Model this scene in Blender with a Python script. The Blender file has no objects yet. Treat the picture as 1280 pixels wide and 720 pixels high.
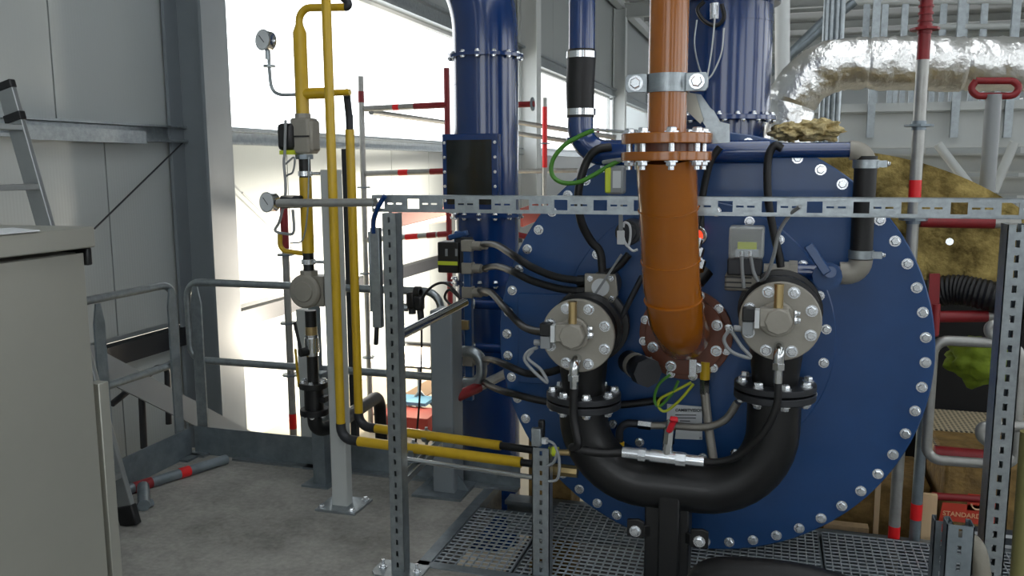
import bpy, bmesh, math, random
from mathutils import Vector, Matrix
random.seed(4)
# ------------------------------------------------------------------ camera
F_PX, PITCH, ROLL, YAW, EYE = 1070.56, 0.142096, -0.005283, 0.297478, 1.7
_fw = Vector((-math.sin(YAW)*math.cos(PITCH), math.cos(YAW)*math.cos(PITCH), -math.sin(PITCH)))
_r0 = Vector((math.cos(YAW), math.sin(YAW), 0)); _u0 = _r0.cross(_fw)
_rt = _r0*math.cos(ROLL) + _u0*math.sin(ROLL); _up = -_r0*math.sin(ROLL) + _u0*math.cos(ROLL)
scene = bpy.context.scene
C = scene.collection
cd = bpy.data.cameras.new('camera'); cam = bpy.data.objects.new('camera', cd); C.objects.link(cam)
cd.sensor_width = 36; cd.lens = F_PX/1280*36; cd.clip_start = .05; cd.clip_end = 300
M = Matrix((_rt, _up, -_fw)).transposed().to_4x4(); M.translation = (0, 0, EYE); cam.matrix_world = M
scene.camera = cam
# ------------------------------------------------------------------ light
w = bpy.data.worlds.new('overcast_sky'); scene.world = w; w.use_nodes = True
bg = w.node_tree.nodes['Background']; bg.inputs[0].default_value = (.93, .97, 1, 1); bg.inputs[1].default_value = 3.0
scene.view_settings.view_transform = 'Standard'; scene.view_settings.look = 'None'
scene.view_settings.gamma = 1; scene.view_settings.use_curve_mapping = False
scene.view_settings.exposure = 0.12

def lamp(name, kind, loc, power, color=(1,1,1), size=.3, rot=None, sizey=None):
    l = bpy.data.lights.new(name, kind); l.energy = power; l.color = color
    if kind == 'SPOT': l.spot_size = 2.6; l.spot_blend = .6; l.shadow_soft_size = size
    if kind == 'AREA':
        l.size = size
        if sizey: l.shape = 'RECTANGLE'; l.size_y = sizey
    else: l.shadow_soft_size = size
    o = bpy.data.objects.new(name, l); C.objects.link(o); o.location = loc
    if rot: o.rotation_euler = rot
    return o

# ------------------------------------------------------------------ helpers
def V(px, py, Y=None, X=None, Z=None):
    """point of the place seen at photo pixel (px,py) on the plane Y=, X= or Z="""
    d = _fw + (px-640)/F_PX*_rt - (py-360)/F_PX*_up
    t = Y/d.y if Y is not None else X/d.x if X is not None else (Z-EYE)/d.z
    return Vector((0, 0, EYE)) + d*t
def S(px, p):                      # length of px pixels at point p
    return px*(Vector(p)-Vector((0,0,EYE))).dot(_fw)/F_PX
XA, YA, ZA = Vector((1,0,0)), Vector((0,1,0)), Vector((0,0,1))
def vec(p): return Vector(p)
def frame(d):
    d = Vector(d).normalized(); a = ZA if abs(d.z) < .9 else XA
    u = a.cross(d).normalized(); return u, d.cross(u), d
def fillet(pts, R, n=6):
    pts = [Vector(p) for p in pts]; out = [pts[0]]
    for i in range(1, len(pts)-1):
        a, b, c = pts[i-1], pts[i], pts[i+1]
        u = (a-b); v = (c-b); lu, lv = u.length, v.length; u.normalize(); v.normalize()
        ang = u.angle(v)
        if ang > 3.1: out.append(b); continue
        t = min(R/math.tan(ang/2), lu*.49 if i > 1 else lu*.98, lv*.49 if i < len(pts)-2 else lv*.98)
        r = t*math.tan(ang/2); cen = b + (u+v).normalized()*(r/math.sin(ang/2))
        p0 = b+u*t-cen; p1 = b+v*t-cen; tot = p0.angle(p1); ax = p0.cross(p1).normalized()
        for k in range(n+1): out.append(cen + Matrix.Rotation(tot*k/n, 3, ax) @ p0)
    out.append(pts[-1]); return out
def spline(pts, n=7):
    P = [Vector(p) for p in pts]; P = [P[0]*2-P[1]] + P + [P[-1]*2-P[-2]]; out = []
    for i in range(1, len(P)-2):
        a, b, c, d = P[i-1:i+3]
        for k in range(n):
            t = k/n
            out.append(.5*((2*b)+(c-a)*t+(2*a-5*b+4*c-d)*t*t+(3*b-a-3*c+d)*t**3))
    out.append(P[-2]); return out

class MB:
    def __init__(s): s.v = []; s.f = []
    def add(s, vs, fs):
        o = len(s.v); s.v += [tuple(q) for q in vs]; s.f += [tuple(i+o for i in f) for f in fs]; return s
    def box(s, c, size, R=None):
        c = Vector(c); h = [q/2 for q in size]; vs = []
        for z in (-1,1):
            for y in (-1,1):
                for x in (-1,1):
                    q = Vector((x*h[0], y*h[1], z*h[2])); vs.append(c + (R @ q if R else q))
        return s.add(vs, [(0,2,3,1),(4,5,7,6),(0,1,5,4),(2,6,7,3),(0,4,6,2),(1,3,7,5)])
    def bb(s, x0, x1, y0, y1, z0, z1):
        return s.box(((x0+x1)/2,(y0+y1)/2,(z0+z1)/2), (abs(x1-x0),abs(y1-y0),abs(z1-z0)))
    def bar(s, a, b, wd, hg, up=ZA):
        a, b = Vector(a), Vector(b); d = (b-a).normalized()
        if abs(d.dot(Vector(up))) > .98: up = YA
        u = d.cross(Vector(up)).normalized(); v = u.cross(d)
        return s.box((a+b)/2, (wd, (b-a).length, hg), Matrix((u, d, v)).transposed())
    def tube(s, pts, r, n=14, cap=True):
        pts = [Vector(p) for p in pts]; m = len(pts); rs = r if isinstance(r, (list,tuple)) else [r]*m
        tg = []
        for i in range(m):
            a = pts[max(i-1,0)]; b = pts[min(i+1,m-1)]; d = (b-a)
            tg.append(d.normalized() if d.length > 1e-9 else (tg[-1] if tg else ZA.copy()))
        u, v, _ = frame(tg[0]); vs = []; fs = []
        for i in range(m):
            if i:
                q = tg[i-1].rotation_difference(tg[i]); u = q @ u
                u = (u - tg[i]*u.dot(tg[i])).normalized()
            v = tg[i].cross(u)
            for k in range(n):
                a = 2*math.pi*k/n; vs.append(pts[i] + (u*math.cos(a)+v*math.sin(a))*rs[i])
        for i in range(m-1):
            for k in range(n):
                fs.append((i*n+k, i*n+(k+1)%n, (i+1)*n+(k+1)%n, (i+1)*n+k))
        if cap: fs.append(tuple(range(n-1,-1,-1))); fs.append(tuple((m-1)*n+k for k in range(n)))
        return s.add(vs, fs)
    def cyl(s, a, b, r, r2=None, n=20): return s.tube([a, b], [r, r if r2 is None else r2], n)
    def ring(s, a, b, ro, ri, n=28):
        a, b = Vector(a), Vector(b); u, v, d = frame(b-a); vs = []
        for p, r in ((a,ro),(b,ro),(b,ri),(a,ri)):
            for k in range(n):
                t = 2*math.pi*k/n; vs.append(p+(u*math.cos(t)+v*math.sin(t))*r)
        fs = [(j*n+k, j*n+(k+1)%n, ((j+1)%4)*n+(k+1)%n, ((j+1)%4)*n+k) for j in range(4) for k in range(n)]
        return s.add(vs, fs)
    def lathe(s, o, d, prof, n=24):
        o = Vector(o); d = Vector(d).normalized()
        return s.tube([o + d*h + d*1e-6*i for i, (h, r) in enumerate(prof)], [max(r,1e-4) for h, r in prof], n) if all(prof[i][0] < prof[i+1][0] for i in range(len(prof)-1)) else s._lathe(o, d, prof, n)
    def _lathe(s, o, d, prof, n):
        u, v, d = frame(d); vs = []; m = len(prof)
        for h, r in prof:
            for k in range(n):
                t = 2*math.pi*k/n; vs.append(o+d*h+(u*math.cos(t)+v*math.sin(t))*max(r,1e-4))
        fs = [(i*n+k, i*n+(k+1)%n, (i+1)*n+(k+1)%n, (i+1)*n+k) for i in range(m-1) for k in range(n)]
        fs += [tuple(range(n-1,-1,-1)), tuple((m-1)*n+k for k in range(n))]
        return s.add(vs, fs)
    def prism(s, poly, o, U, W, depth):
        o = Vector(o); U = Vector(U); W = Vector(W); D = U.cross(W).normalized()*depth; n = len(poly)
        vs = [o+U*a+W*b for a, b in poly] + [o+U*a+W*b+D for a, b in poly]
        fs = [tuple(range(n-1,-1,-1)), tuple(range(n, 2*n))] + [(i,(i+1)%n,n+(i+1)%n,n+i) for i in range(n)]
        return s.add(vs, fs)
    def hexb(s, p, d, r, h, washer=True):
        p = Vector(p); d = Vector(d).normalized()
        if washer: s.cyl(p, p+d*h*.25, r*1.35, n=12)
        s.tube([p, p+d*h*.8, p+d*h], [r, r, r*.8], 6); return s
    def mesh(s, name):
        m = bpy.data.meshes.new(name); m.from_pydata(s.v, [], s.f); m.update()
        b = bmesh.new(); b.from_mesh(m); bmesh.ops.recalc_face_normals(b, faces=b.faces); b.to_mesh(m); b.free()
        for q in m.polygons: q.use_smooth = True
        m.set_sharp_from_angle(angle=math.radians(38)); return m
    def obj(s, name, mat, parent=None, bevel=0, label=None):
        o = bpy.data.objects.new(name, s.mesh(name)); C.objects.link(o); o.data.materials.append(mat)
        if parent: o.parent = parent
        if bevel:
            b = o.modifiers.new('bevel', 'BEVEL'); b.width = bevel; b.segments = 2; b.limit_method = 'ANGLE'; b.angle_limit = .7
        if label: o['label'] = label
        return o
def thing(name, label, cat, group=None):
    o = bpy.data.objects.new(name, None); C.objects.link(o); o['label'] = label; o['category'] = cat
    o.empty_display_size = .1
    if group: o['group'] = group
    return o
def tag(o, label, cat, group=None):
    o['label'] = label; o['category'] = cat
    if group: o['group'] = group
    return o
def struct(o): o['kind'] = 'structure'; return o
def place(mesh, name, mat, loc, d, parent, spin=0.):       # copy of a shared mesh, its +Z along d
    o = bpy.data.objects.new(name, mesh); C.objects.link(o); o.location = loc
    if not mesh.materials: mesh.materials.append(mat)
    o.rotation_mode = 'QUATERNION'
    o.rotation_quaternion = ZA.rotation_difference(Vector(d).normalized()) @ Matrix.Rotation(spin, 3, 'Z').to_quaternion()
    if parent: o.parent = parent
    return o
_bm = {}
def bolt_mesh(r, h, key):
    k = (key, round(r,4), round(h,4))
    if k not in _bm: _bm[k] = MB().hexb((0,0,0), ZA, r, h).mesh('bolt')
    return _bm[k]
def bolt(p, d, r, h, parent, mat=None, key='z'):
    return place(bolt_mesh(r, h, key), 'bolt', mat or ZINC, p, d, parent, random.random())
def circ(c, d, R, n, a0=0):
    u, v, d = frame(d); return [Vector(c)+(u*math.cos(a0+2*math.pi*k/n)+v*math.sin(a0+2*math.pi*k/n))*R for k in range(n)]

# ------------------------------------------------------------------ materials
def lin(c): return tuple((q/255/12.92 if q/255 <= .04045 else ((q/255+.055)/1.055)**2.4) for q in c)
def mat(name, rgb, rough=.5, metal=0., coat=0., var=.0, vscale=8., bump=0., bscale=40., rgb2=None, spec=.5, stretch=None):
    m = bpy.data.materials.new(name); m.use_nodes = True; nt = m.node_tree; b = nt.nodes['Principled BSDF']
    c = (*lin(rgb), 1); b.inputs['Base Color'].default_value = c
    b.inputs['Roughness'].default_value = rough; b.inputs['Metallic'].default_value = metal
    b.inputs['Coat Weight'].default_value = coat; b.inputs['Coat Roughness'].default_value = .08
    b.inputs['Specular IOR Level'].default_value = spec
    g = nt.nodes.new('ShaderNodeNewGeometry'); src = g.outputs['Position']
    if stretch:
        mp = nt.nodes.new('ShaderNodeMapping'); mp.inputs['Scale'].default_value = stretch
        nt.links.new(src, mp.inputs[0]); src = mp.outputs[0]
    if var or rgb2:
        n = nt.nodes.new('ShaderNodeTexNoise'); n.inputs['Scale'].default_value = vscale; n.inputs['Detail'].default_value = 6
        n.inputs['Roughness'].default_value = .65
        nt.links.new(src, n.inputs['Vector'])
        rp = nt.nodes.new('ShaderNodeValToRGB'); rp.color_ramp.elements[0].position = .32; rp.color_ramp.elements[1].position = .7
        c2 = (*lin(rgb2), 1) if rgb2 else tuple(q*(1-var) for q in c[:3])+(1,)
        rp.color_ramp.elements[0].color = c2; rp.color_ramp.elements[1].color = c
        nt.links.new(n.outputs[0], rp.inputs[0]); nt.links.new(rp.outputs[0], b.inputs['Base Color'])
    if bump:
        n2 = nt.nodes.new('ShaderNodeTexNoise'); n2.inputs['Scale'].default_value = bscale; n2.inputs['Detail'].default_value = 5
        nt.links.new(src, n2.inputs['Vector'])
        bp = nt.nodes.new('ShaderNodeBump'); bp.inputs['Strength'].default_value = bump; bp.inputs['Distance'].default_value = .02
        nt.links.new(n2.outputs[0], bp.inputs['Height']); nt.links.new(bp.outputs[0], b.inputs['Normal'])
    return m
BLUE = mat('blue_enamel', (22,70,124), .36, 0, .2, var=.18, vscale=3, bump=.05, bscale=7)
BLUED = mat('blue_duct_paint', (10,50,106), .2, 0, .5, var=.1, vscale=3)
ORANGE = mat('orange_enamel', (158,90,14), .24, 0, .35, var=.12, vscale=4)
BROWN = mat('brown_primer', (112,58,34), .4, 0, .15, var=.2, vscale=14)
ZINC = mat('zinc_plated_steel', (226,230,234), .22, .75)
CHROME = mat('bright_steel', (215,218,220), .18, 1)
GALV = mat('galvanised_steel', (166,174,178), .34, .8, var=.28, vscale=26, bump=.06, bscale=60)
GALVD = mat('weathered_galvanised_steel', (140,151,158), .42, .6, var=.35, vscale=9, bump=.08, bscale=50)
TUBE = mat('scaffold_tube_steel', (172,172,168), .4, .6, var=.25, vscale=14)
INOX = mat('brushed_stainless', (172,172,162), .4, .6, var=.10, vscale=1.2)
YEL = mat('yellow_gas_paint', (205,168,30), .35, 0, .2, var=.12, vscale=7)
BLACKP = mat('black_pipe_paint', (17,18,20), .45, 0, .08, var=.3, vscale=9, bump=.05)
RUBBER = mat('black_rubber', (15,15,17), .5, bump=.05, bscale=90)
DARKM = mat('dark_cast_iron', (48,50,54), .45, .3, bump=.05)
CASTG = mat('grey_cast_paint', (150,146,136), .45, .1, var=.1, vscale=20, bump=.04, bscale=120)
GREYP = mat('grey_column_paint', (128,136,142), .45, 0, var=.1, vscale=2)
PGREY = mat('pale_grey_steel_paint', (186,190,188), .45, 0, var=.08, vscale=3)
RED = mat('red_scaffold_paint', (140,28,34), .45, var=.25, vscale=18)
REDT = mat('red_tape', (225,30,34), .4)
REDP = mat('red_plastic', (200,24,40), .3, 0, .3)
WHITEP = mat('white_steel_paint', (214,218,218), .5, var=.06, vscale=2)
PLASTG = mat('grey_plastic', (136,140,142), .4)
PLASTB = mat('black_plastic', (20,21,23), .4)
LIME = mat('lime_label', (196,210,50), .45)
GREEN = mat('green_cable', (70,130,40), .4)
GRYEL = mat('yellow_green_cable', (170,180,40), .4)
BRASS = mat('brass', (196,172,124), .3, .85)
GRAT = mat('grating_zinc', (176,184,190), .4, .25, var=.15, vscale=12)
BRAID = mat('braided_steel', (160,156,148), .35, .8, bump=.4, bscale=260)
PAPER = mat('white_label', (206,210,212), .5)
INK = mat('dark_print', (60,64,70), .6)
WOOL = mat('mineral_wool', (190,168,104), .95, rgb2=(68,56,26), vscale=7, bump=1, bscale=26, spec=.1)
WOOLL = mat('pale_mineral_wool', (232,216,168), .95, rgb2=(170,148,96), vscale=16, bump=1, bscale=40, spec=.1)
BALE = mat('wool_bale_wrap', (150,120,66), .7, rgb2=(96,74,36), vscale=10, bump=.6, bscale=22)
WOOD = mat('pale_softwood', (214,186,146), .6, var=.18, vscale=5, stretch=(8,8,.6))
FOIL = mat('aluminium_foil', (248,248,246), .3, .92, bump=.8, bscale=15)
CLEAR = None
# concrete
def concrete():
    m = mat('concrete_screed', (122,121,116), .75, bump=.15, bscale=55)
    nt = m.node_tree; b = nt.nodes['Principled BSDF']; g = nt.nodes.new('ShaderNodeNewGeometry')
    n1 = nt.nodes.new('ShaderNodeTexNoise'); n1.inputs['Scale'].default_value = 1.7; n1.inputs['Detail'].default_value = 8; n1.inputs['Roughness'].default_value = .7
    n2 = nt.nodes.new('ShaderNodeTexNoise'); n2.inputs['Scale'].default_value = 40; n2.inputs['Detail'].default_value = 3
    mx = nt.nodes.new('ShaderNodeMath'); mx.operation = 'MULTIPLY_ADD'; mx.inputs[1].default_value = .25
    r = nt.nodes.new('ShaderNodeValToRGB')
    r.color_ramp.elements[0].position = .42; r.color_ramp.elements[0].color = (*lin((104,103,99)),1)
    r.color_ramp.elements[1].position = .78; r.color_ramp.elements[1].color = (*lin((168,166,160)),1)
    nt.links.new(g.outputs['Position'], n1.inputs['Vector']); nt.links.new(g.outputs['Position'], n2.inputs['Vector'])
    nt.links.new(n2.outputs[0], mx.inputs[0]); nt.links.new(n1.outputs[0], mx.inputs[2]); nt.links.new(mx.outputs[0], r.inputs[0])
    nt.links.new(r.outputs[0], b.inputs['Base Color']); return m
CONC = concrete()
CONCL = mat('pale_floor_screed', (196,186,166), .8, var=.12, vscale=2)
def panel_mat(name, rgb):
    m = mat(name, rgb, .42, .0); nt = m.node_tree; b = nt.nodes['Principled BSDF']
    g = nt.nodes.new('ShaderNodeNewGeometry'); wv = nt.nodes.new('ShaderNodeTexWave'); wv.bands_direction = 'Y'; wv.inputs['Scale'].default_value = 13
    nt.links.new(g.outputs['Position'], wv.inputs['Vector'])
    bp = nt.nodes.new('ShaderNodeBump'); bp.inputs['Strength'].default_value = .04; bp.inputs['Distance'].default_value = .01
    nt.links.new(wv.outputs[0], bp.inputs['Height']); nt.links.new(bp.outputs[0], b.inputs['Normal']); return m
PANEL = panel_mat('ribbed_wall_panel', (166,172,172))
PANELD = panel_mat('far_wall_panel', (170,176,178))
ROOF = mat('roof_deck_steel', (150,154,154), .5)
def glass_mat(name, tint, fac, rough=.05):
    m = bpy.data.materials.new(name); m.use_nodes = True; nt = m.node_tree; nt.nodes.clear()
    o = nt.nodes.new('ShaderNodeOutputMaterial'); t = nt.nodes.new('ShaderNodeBsdfTransparent'); g = nt.nodes.new('ShaderNodeBsdfPrincipled')
    g.inputs['Base Color'].default_value = (*tint,1); g.inputs['Roughness'].default_value = rough
    mx = nt.nodes.new('ShaderNodeMixShader'); mx.inputs[0].default_value = fac
    nt.links.new(t.outputs[0], mx.inputs[1]); nt.links.new(g.outputs[0], mx.inputs[2]); nt.links.new(mx.outputs[0], o.inputs[0]); return m
PANE = glass_mat('window_glass', (.9,.95,1), .06)
CLEAR = glass_mat('clear_plastic_lid', (.75,.78,.78), .25)
def emis(name, rgb, st):
    m = mat(name, rgb, .4); b = m.node_tree.nodes['Principled BSDF']
    b.inputs['Emission Color'].default_value = (*lin(rgb),1); b.inputs['Emission Strength'].default_value = st; return m
LAMPG = emis('work_lamp_glow', (255,236,205), 40)
PILOT = emis('red_pilot_glow', (255,70,40), 1.2)
def text_obj(txt, size, origin, U, W, mat_, parent, name, ext=.0008):
    cu = bpy.data.curves.new(name, 'FONT'); cu.body = txt; cu.size = size; cu.offset = size*.02; cu.extrude = ext
    t = bpy.data.objects.new(name+'_tmp', cu); C.objects.link(t)
    me = bpy.data.meshes.new_from_object(t.evaluated_get(bpy.context.evaluated_depsgraph_get()))
    bpy.data.objects.remove(t)
    U = Vector(U).normalized(); W = Vector(W).normalized(); N = U.cross(W)
    R = Matrix((U,W,N)).transposed().to_4x4(); R.translation = origin; me.transform(R)
    me.materials.clear(); me.materials.append(mat_)
    o = bpy.data.objects.new(name, me); C.objects.link(o); o.parent = parent; return o
# ================================================================== the setting
GZ0 = -.65                                            # lower hall floor
WX = -4.3                                             # inner face of the left wall
gx0, gx1, gy0, gy1 = -1.372, 1.6, 3.245, 4.06         # grating bay
m = MB()
m.bb(-3.36, gx0, -6, 4.26, -.16, 0); m.bb(gx0, 6, -6, gy0, -.16, 0)
struct(m.obj('floor', CONC))
struct(MB().bb(-9, 16, -8, 45, GZ0-.2, GZ0).obj('floor_lower', CONCL))
# left wall : rows of panels with recessed joints, window bands between columns
bays = [(-6.5,-3.3),(-3.3,5.6),(5.6,14.5),(14.5,23.4),(23.4,32.3),(32.3,42)]
WZ0, WZ1 = 2.0, 3.5
wall = struct(MB().bb(WX-.16, WX-.06, -6.5, 42, GZ0, .35).bb(WX-.16, WX-.06, -6.5, 42, .5, 1.9).bb(WX-.16, WX-.06, -6.5, 5.75, 1.9, 6.2)
              .bb(WX-.16, WX-.06, 5.75, 42, 3.62, 6.2).obj('wall_left', PANELD))
def panels(y0, y1, z0, z1, wd=1.12):
    n = max(1, round((y1-y0)/wd)); s = (y1-y0)/n
    for k in range(n):
        MB().bb(WX-.06, WX, y0+k*s+.006, y0+(k+1)*s-.006, z0, z1).obj('wall_panel', PANEL, wall)
panels(-6.5, 5.45, 2.0, 6.2); panels(-6.5, 16, .55, 1.88); panels(-6.5, 16, GZ0, .35); panels(5.45, 26, 3.72, 6.2, 2.2); panels(16, 32, GZ0, 1.88, 3)
g = MB().bb(WX-.05, WX+.08, -6.5, 42, 1.88, 1.90).bb(WX-.05, WX+.08, -6.5, 42, 1.985, 2.0).bb(WX-.05, WX+.02, -6.5, 42, 1.9, 1.985)
struct(g.obj('trim_1', GALV))
struct(MB().bb(WX-.05, WX+.05, -6.5, 42, .36, .50).obj('trim_2', DARKM))
struct(MB().bb(WX-.05, WX+.10, 5.6, 42, 3.50, 3.54).bb(WX-.05, WX+.05, 5.6, 42, 3.54, 3.68).bb(WX-.05, WX+.12, 5.6, 42, 3.68, 3.72).obj('trim_3', GALV))
# lighter joint cover on the girt beside the column, brace wires
tag(MB().bar(V(31,165,X=WX+.10), V(181,172,X=WX+.10), .03, .085).obj('girt_cover', GALV), 'bright folded steel cover strip on the girt left of the grey column', 'steel strip')
tag(MB().tube([V(235,172,X=WX+.05), V(118,286,X=WX+.05)], .006, 6).obj('brace_wire', DARKM), 'thin dark brace wire slanting down left from the column', 'wire')
tag(MB().tube([V(303,241,X=WX+.05), V(346,283,X=WX+.05)], .007, 6).obj('brace_wire', PLASTG), 'thin brace wire slanting down right behind the pressure gauge', 'wire')
for i,(y0,y1) in enumerate([(5.75,14.3),(14.7,23.2),(23.6,32.2)]):
    wo = struct(MB().bb(WX-.12, WX-.04, y0, y0+.08, WZ0, WZ1).bb(WX-.12, WX-.04, y1-.08, y1, WZ0, WZ1).bb(WX-.12, WX-.04, y0, y1, WZ0-.03, WZ0+.03).bb(WX-.12, WX-.04, y0, y1, WZ1-.04, WZ1+.02).obj('window_%d' % (i+1), WHITEP))
    n = 4
    for k in range(n):
        MB().bb(WX-.09, WX-.08, y0+.08+(y1-y0-.16)*k/n, y0+.08+(y1-y0-.16)*(k+1)/n, WZ0+.03, WZ1-.04).obj('pane', PANE, wo)
# far wall with high light band, right bay steel, roof
fw_ = MB().bb(-4.4, 16, 42, 42.2, GZ0, 1.4).bb(-4.4, 16, 42, 42.2, 3.4, 7).bb(-4.4, -1, 42, 42.2, 1.4, 3.4)
struct(fw_.obj('wall_back', PANELD))
wo = struct(MB().bb(-1, 16, 41.95, 42.05, 1.38, 1.46).bb(-1, 16, 41.95, 42.05, 3.34, 3.42).obj('window_4', WHITEP))
for k in range(6): MB().bb(-1+17*k/6+.03, -1+17*(k+1)/6-.03, 42.0, 42.02, 1.44, 3.36).obj('pane', PANE, wo)
cl = MB().bb(-4.5, 16, 6, 42, 6.25, 6.4).bb(-4.5, -.5, -8, 6, 6.25, 6.4).bb(1.2, 4, -8, 6, 6.25, 6.4).bb(5.7, 16, -8, 6, 6.25, 6.4)
struct(cl.obj('ceiling', ROOF))
# hall walls out of the view, with their window bands, and two unseen roof openings added to brighten the floor
rw = MB().bb(9, 9.15, -8, 42, GZ0, 1.6).bb(9, 9.15, -8, 42, 4.2, 6.3)
for y in range(-8, 42, 5): rw.bb(9, 9.15, y, y+1.0, 1.6, 4.2)
struct(rw.obj('wall_right', PANELD))
rw = MB().bb(-4.4, 9, -8.15, -8, GZ0, 1.2).bb(-4.4, 9, -8.15, -8, 4.4, 6.3)
for x0_, x1_ in ((-4.4,-1.8),(2.2,5.2),(7.2,9)): rw.bb(x0_, x1_, -8.15, -8, 1.2, 4.4)
struct(rw.obj('wall_front', PANELD))
struct(MB().bb(-.5, 1.2, -8, 6, 6.3, 6.31).bb(4, 5.7, -8, 6, 6.3, 6.31).obj('window_5', PANE))
def ibeam(mb, a, b, h, wd, tf=.02, tw=.014):
    mb.bar(Vector(a)+ZA*(h/2-tf/2), Vector(b)+ZA*(h/2-tf/2), wd, tf); mb.bar(Vector(a)-ZA*(h/2-tf/2), Vector(b)-ZA*(h/2-tf/2), wd, tf); mb.bar(a, b, tw, h-2*tf); return mb
# columns along the left wall
colw = [('tall grey steel column standing by the railing corner', GREYP, 5.52), ('far pale steel column between the window bays behind the blue duct', WHITEP, 14.5), ('distant white steel column left of the orange pipe', WHITEP, 23.4)]
for lab, mt, y in colw:
    x0 = WX+.02; mb = MB()
    mb.bb(x0, x0+.025, y-.15, y+.15, GZ0, 5.8).bb(x0+.31, x0+.335, y-.15, y+.15, GZ0, 5.8).bb(x0+.02, x0+.32, y-.009, y+.009, GZ0, 5.8)
    mb.bb(x0-.02, x0+.38, y-.19, y+.19, GZ0, GZ0+.03)
    tag(mb.obj('steel_column', mt), lab, 'column')
tag(ibeam(MB(), (WX+.2,2,5.95), (WX+.2,42,5.95), .3, .2).obj('eaves_beam', WHITEP), 'long white eaves beam running back along the top of the window wall', 'beam')
for k in range(10):
    y = 6.5+3.4*k
    tag(ibeam(MB(), (WX+.3,y,6.12), (16,y,6.12), .22, .12).obj('roof_purlin', PGREY), 'pale roof purlin crossing the hall high under the deck', 'beam', 'roof purlins')
for k,y in enumerate((14.5,23.4,32.3)):
    tag(ibeam(MB(), (WX+.3,y,5.75), (16,y,5.75), .36, .2).obj('roof_rafter', PGREY), 'deep pale steel rafter carrying the purlins', 'beam', 'roof rafters')
tag(MB().bar((WX+.15,14.9,3.7),(WX+.15,14.9,6.1),.16,.16).obj('panel_post', DARKM), 'slim dark post on the upper wall between blue duct and blue pipe', 'post')

# ------------------------------------------------------------------ platform edge: railings
def flat_post(mb, p, z0, z1, ax):       # flat bar with a pointed top
    pl_ = [(-.035,z0),(.035,z0),(.035,z1-.10),(.014,z1),(-.014,z1),(-.035,z1-.10)]
    mb.prism(pl_, (p[0]-(.006 if ax == 'x' else 0), p[1]-(0 if ax == 'x' else .006), 0), YA if ax == 'x' else XA, ZA, .012 if ax == 'x' else -.012)
Xr, Yr = -3.33, 4.235
t = thing('railing', 'galvanised railing section with toe plate left of the corner, behind the cabinet', 'railing')
zt, zm = 1.03, .56
yl = 1.2
MB().tube(fillet([(Xr,yl,zt),(Xr,Yr-.10,zt),(Xr,Yr-.10,zm),(Xr,yl,zm)], .09), .0215).obj('rail_loop', GALV, t)
for y in (3.52, 4.08, 2.2):
    mb = MB(); flat_post(mb, (Xr+.03,y), 0, zt-.02, 'x'); mb.box((Xr+.05,y,.006),(.14,.12,.012)); mb.obj('post', GALVD, t)
MB().bb(Xr-.004+.06, Xr+.004+.06, yl, Yr-.1, .0, .17).obj('toe_plate', GALVD, t)
t = thing('railing', 'galvanised railing section with toe plate running right behind the yellow gas pipes', 'railing')
xe = -1.70
MB().tube(fillet([(xe,Yr,.55),(xe,Yr,zt),(Xr+.02,Yr,zt),(Xr+.02,Yr,zm),(xe+.02,Yr,zm)], .09), .0215).obj('rail_loop', GALV, t)
for x in (Xr+.10, -2.45):
    mb = MB(); flat_post(mb, (x,Yr-.03), 0, zt-.02, 'y'); mb.box((x,Yr-.05,.006),(.12,.14,.012)); mb.obj('post', GALVD if x > -3 else GALV, t)
MB().bb(Xr+.06, -1.24, Yr-.064, Yr-.056, 0, .17).obj('toe_plate', GALVD, t)
tag(MB().bar((Xr+.35,Yr-.09,.006),(-1.24,Yr-.09,.006),.05,.012).obj('edge_angle', GALV), 'flat galvanised strip lying along the toe plate on the concrete', 'steel strip')
# stair behind the left railing
t = thing('staircase', 'steel stair stringer with handrail descending behind the corner railing', 'staircase')
a, b = V(118,452,X=-3.75), V(278,535,X=-3.75)
a2 = a+(a-b).normalized()*.7; b2 = b+(b-a).normalized()*.6
MB().bar(a2, b2, .02, .15).obj('stringer', GREYP, t)
MB().tube(fillet([V(140,505,X=-3.85), V(196,460,X=-3.85), V(209,458,X=-3.85), V(211,530,X=-3.85)], .05), .02).obj('handrail', DARKM, t)
MB().tube([V(176,470,X=-3.9), V(180,560,X=-3.9)], .022).obj('baluster', DARKM, t)
struct(MB().bb(-1.42, 2.6, 2.4, 5.25, GZ0-.01, GZ0+.012).obj('floor_shade_sheet', mat('grating_shade', (30,32,36), .8)))  # thin dark sheet over the lower floor, shade below the grating put in as colour
# grating panels
def grating(x0, x1, y0, y1, lab):
    t = thing('floor_grating', lab, 'grating')
    MB().bb(x0,x0+.006,y0,y1,-.034,0).bb(x1-.006,x1,y0,y1,-.034,0).bb(x0,x1,y0,y0+.006,-.034,0).bb(x0,x1,y1-.006,y1,-.034,0).obj('edge_band', GALVD, t)
    mb = MB(); x = x0+.033
    while x < x1: mb.bb(x-.0023,x+.0023,y0,y1,-.010,0); x += .035
    mb.obj('bearing_bars', GRAT, t)['kind'] = 'stuff'
    mb = MB(); y = y0+.033
    while y < y1: mb.bb(x0,x1,y-.0026,y+.0026,-.005,0); y += .035
    mb.obj('cross_bars', GRAT, t)['kind'] = 'stuff'
grating(gx0+.006, -1.01, gy0+.004, 3.88, 'small galvanised grating panel with short end at the concrete edge')
grating(-1.0, .25, gy0+.004, gy1, 'galvanised grating panel below the left half of the blue boiler plate')
grating(.26, gx1, gy0+.004, gy1, 'galvanised grating panel at the right beside the mineral wool bales')
tag(MB().bb(gx0-.05, gx0+.004, gy0-.05, 4.2, -.04, .004).bb(gx0-.05, gx1, gy0-.05, gy0, -.04, .004).obj('grating_frame', GALVD), 'steel angle frame around the grating bay in the floor', 'frame')
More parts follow.
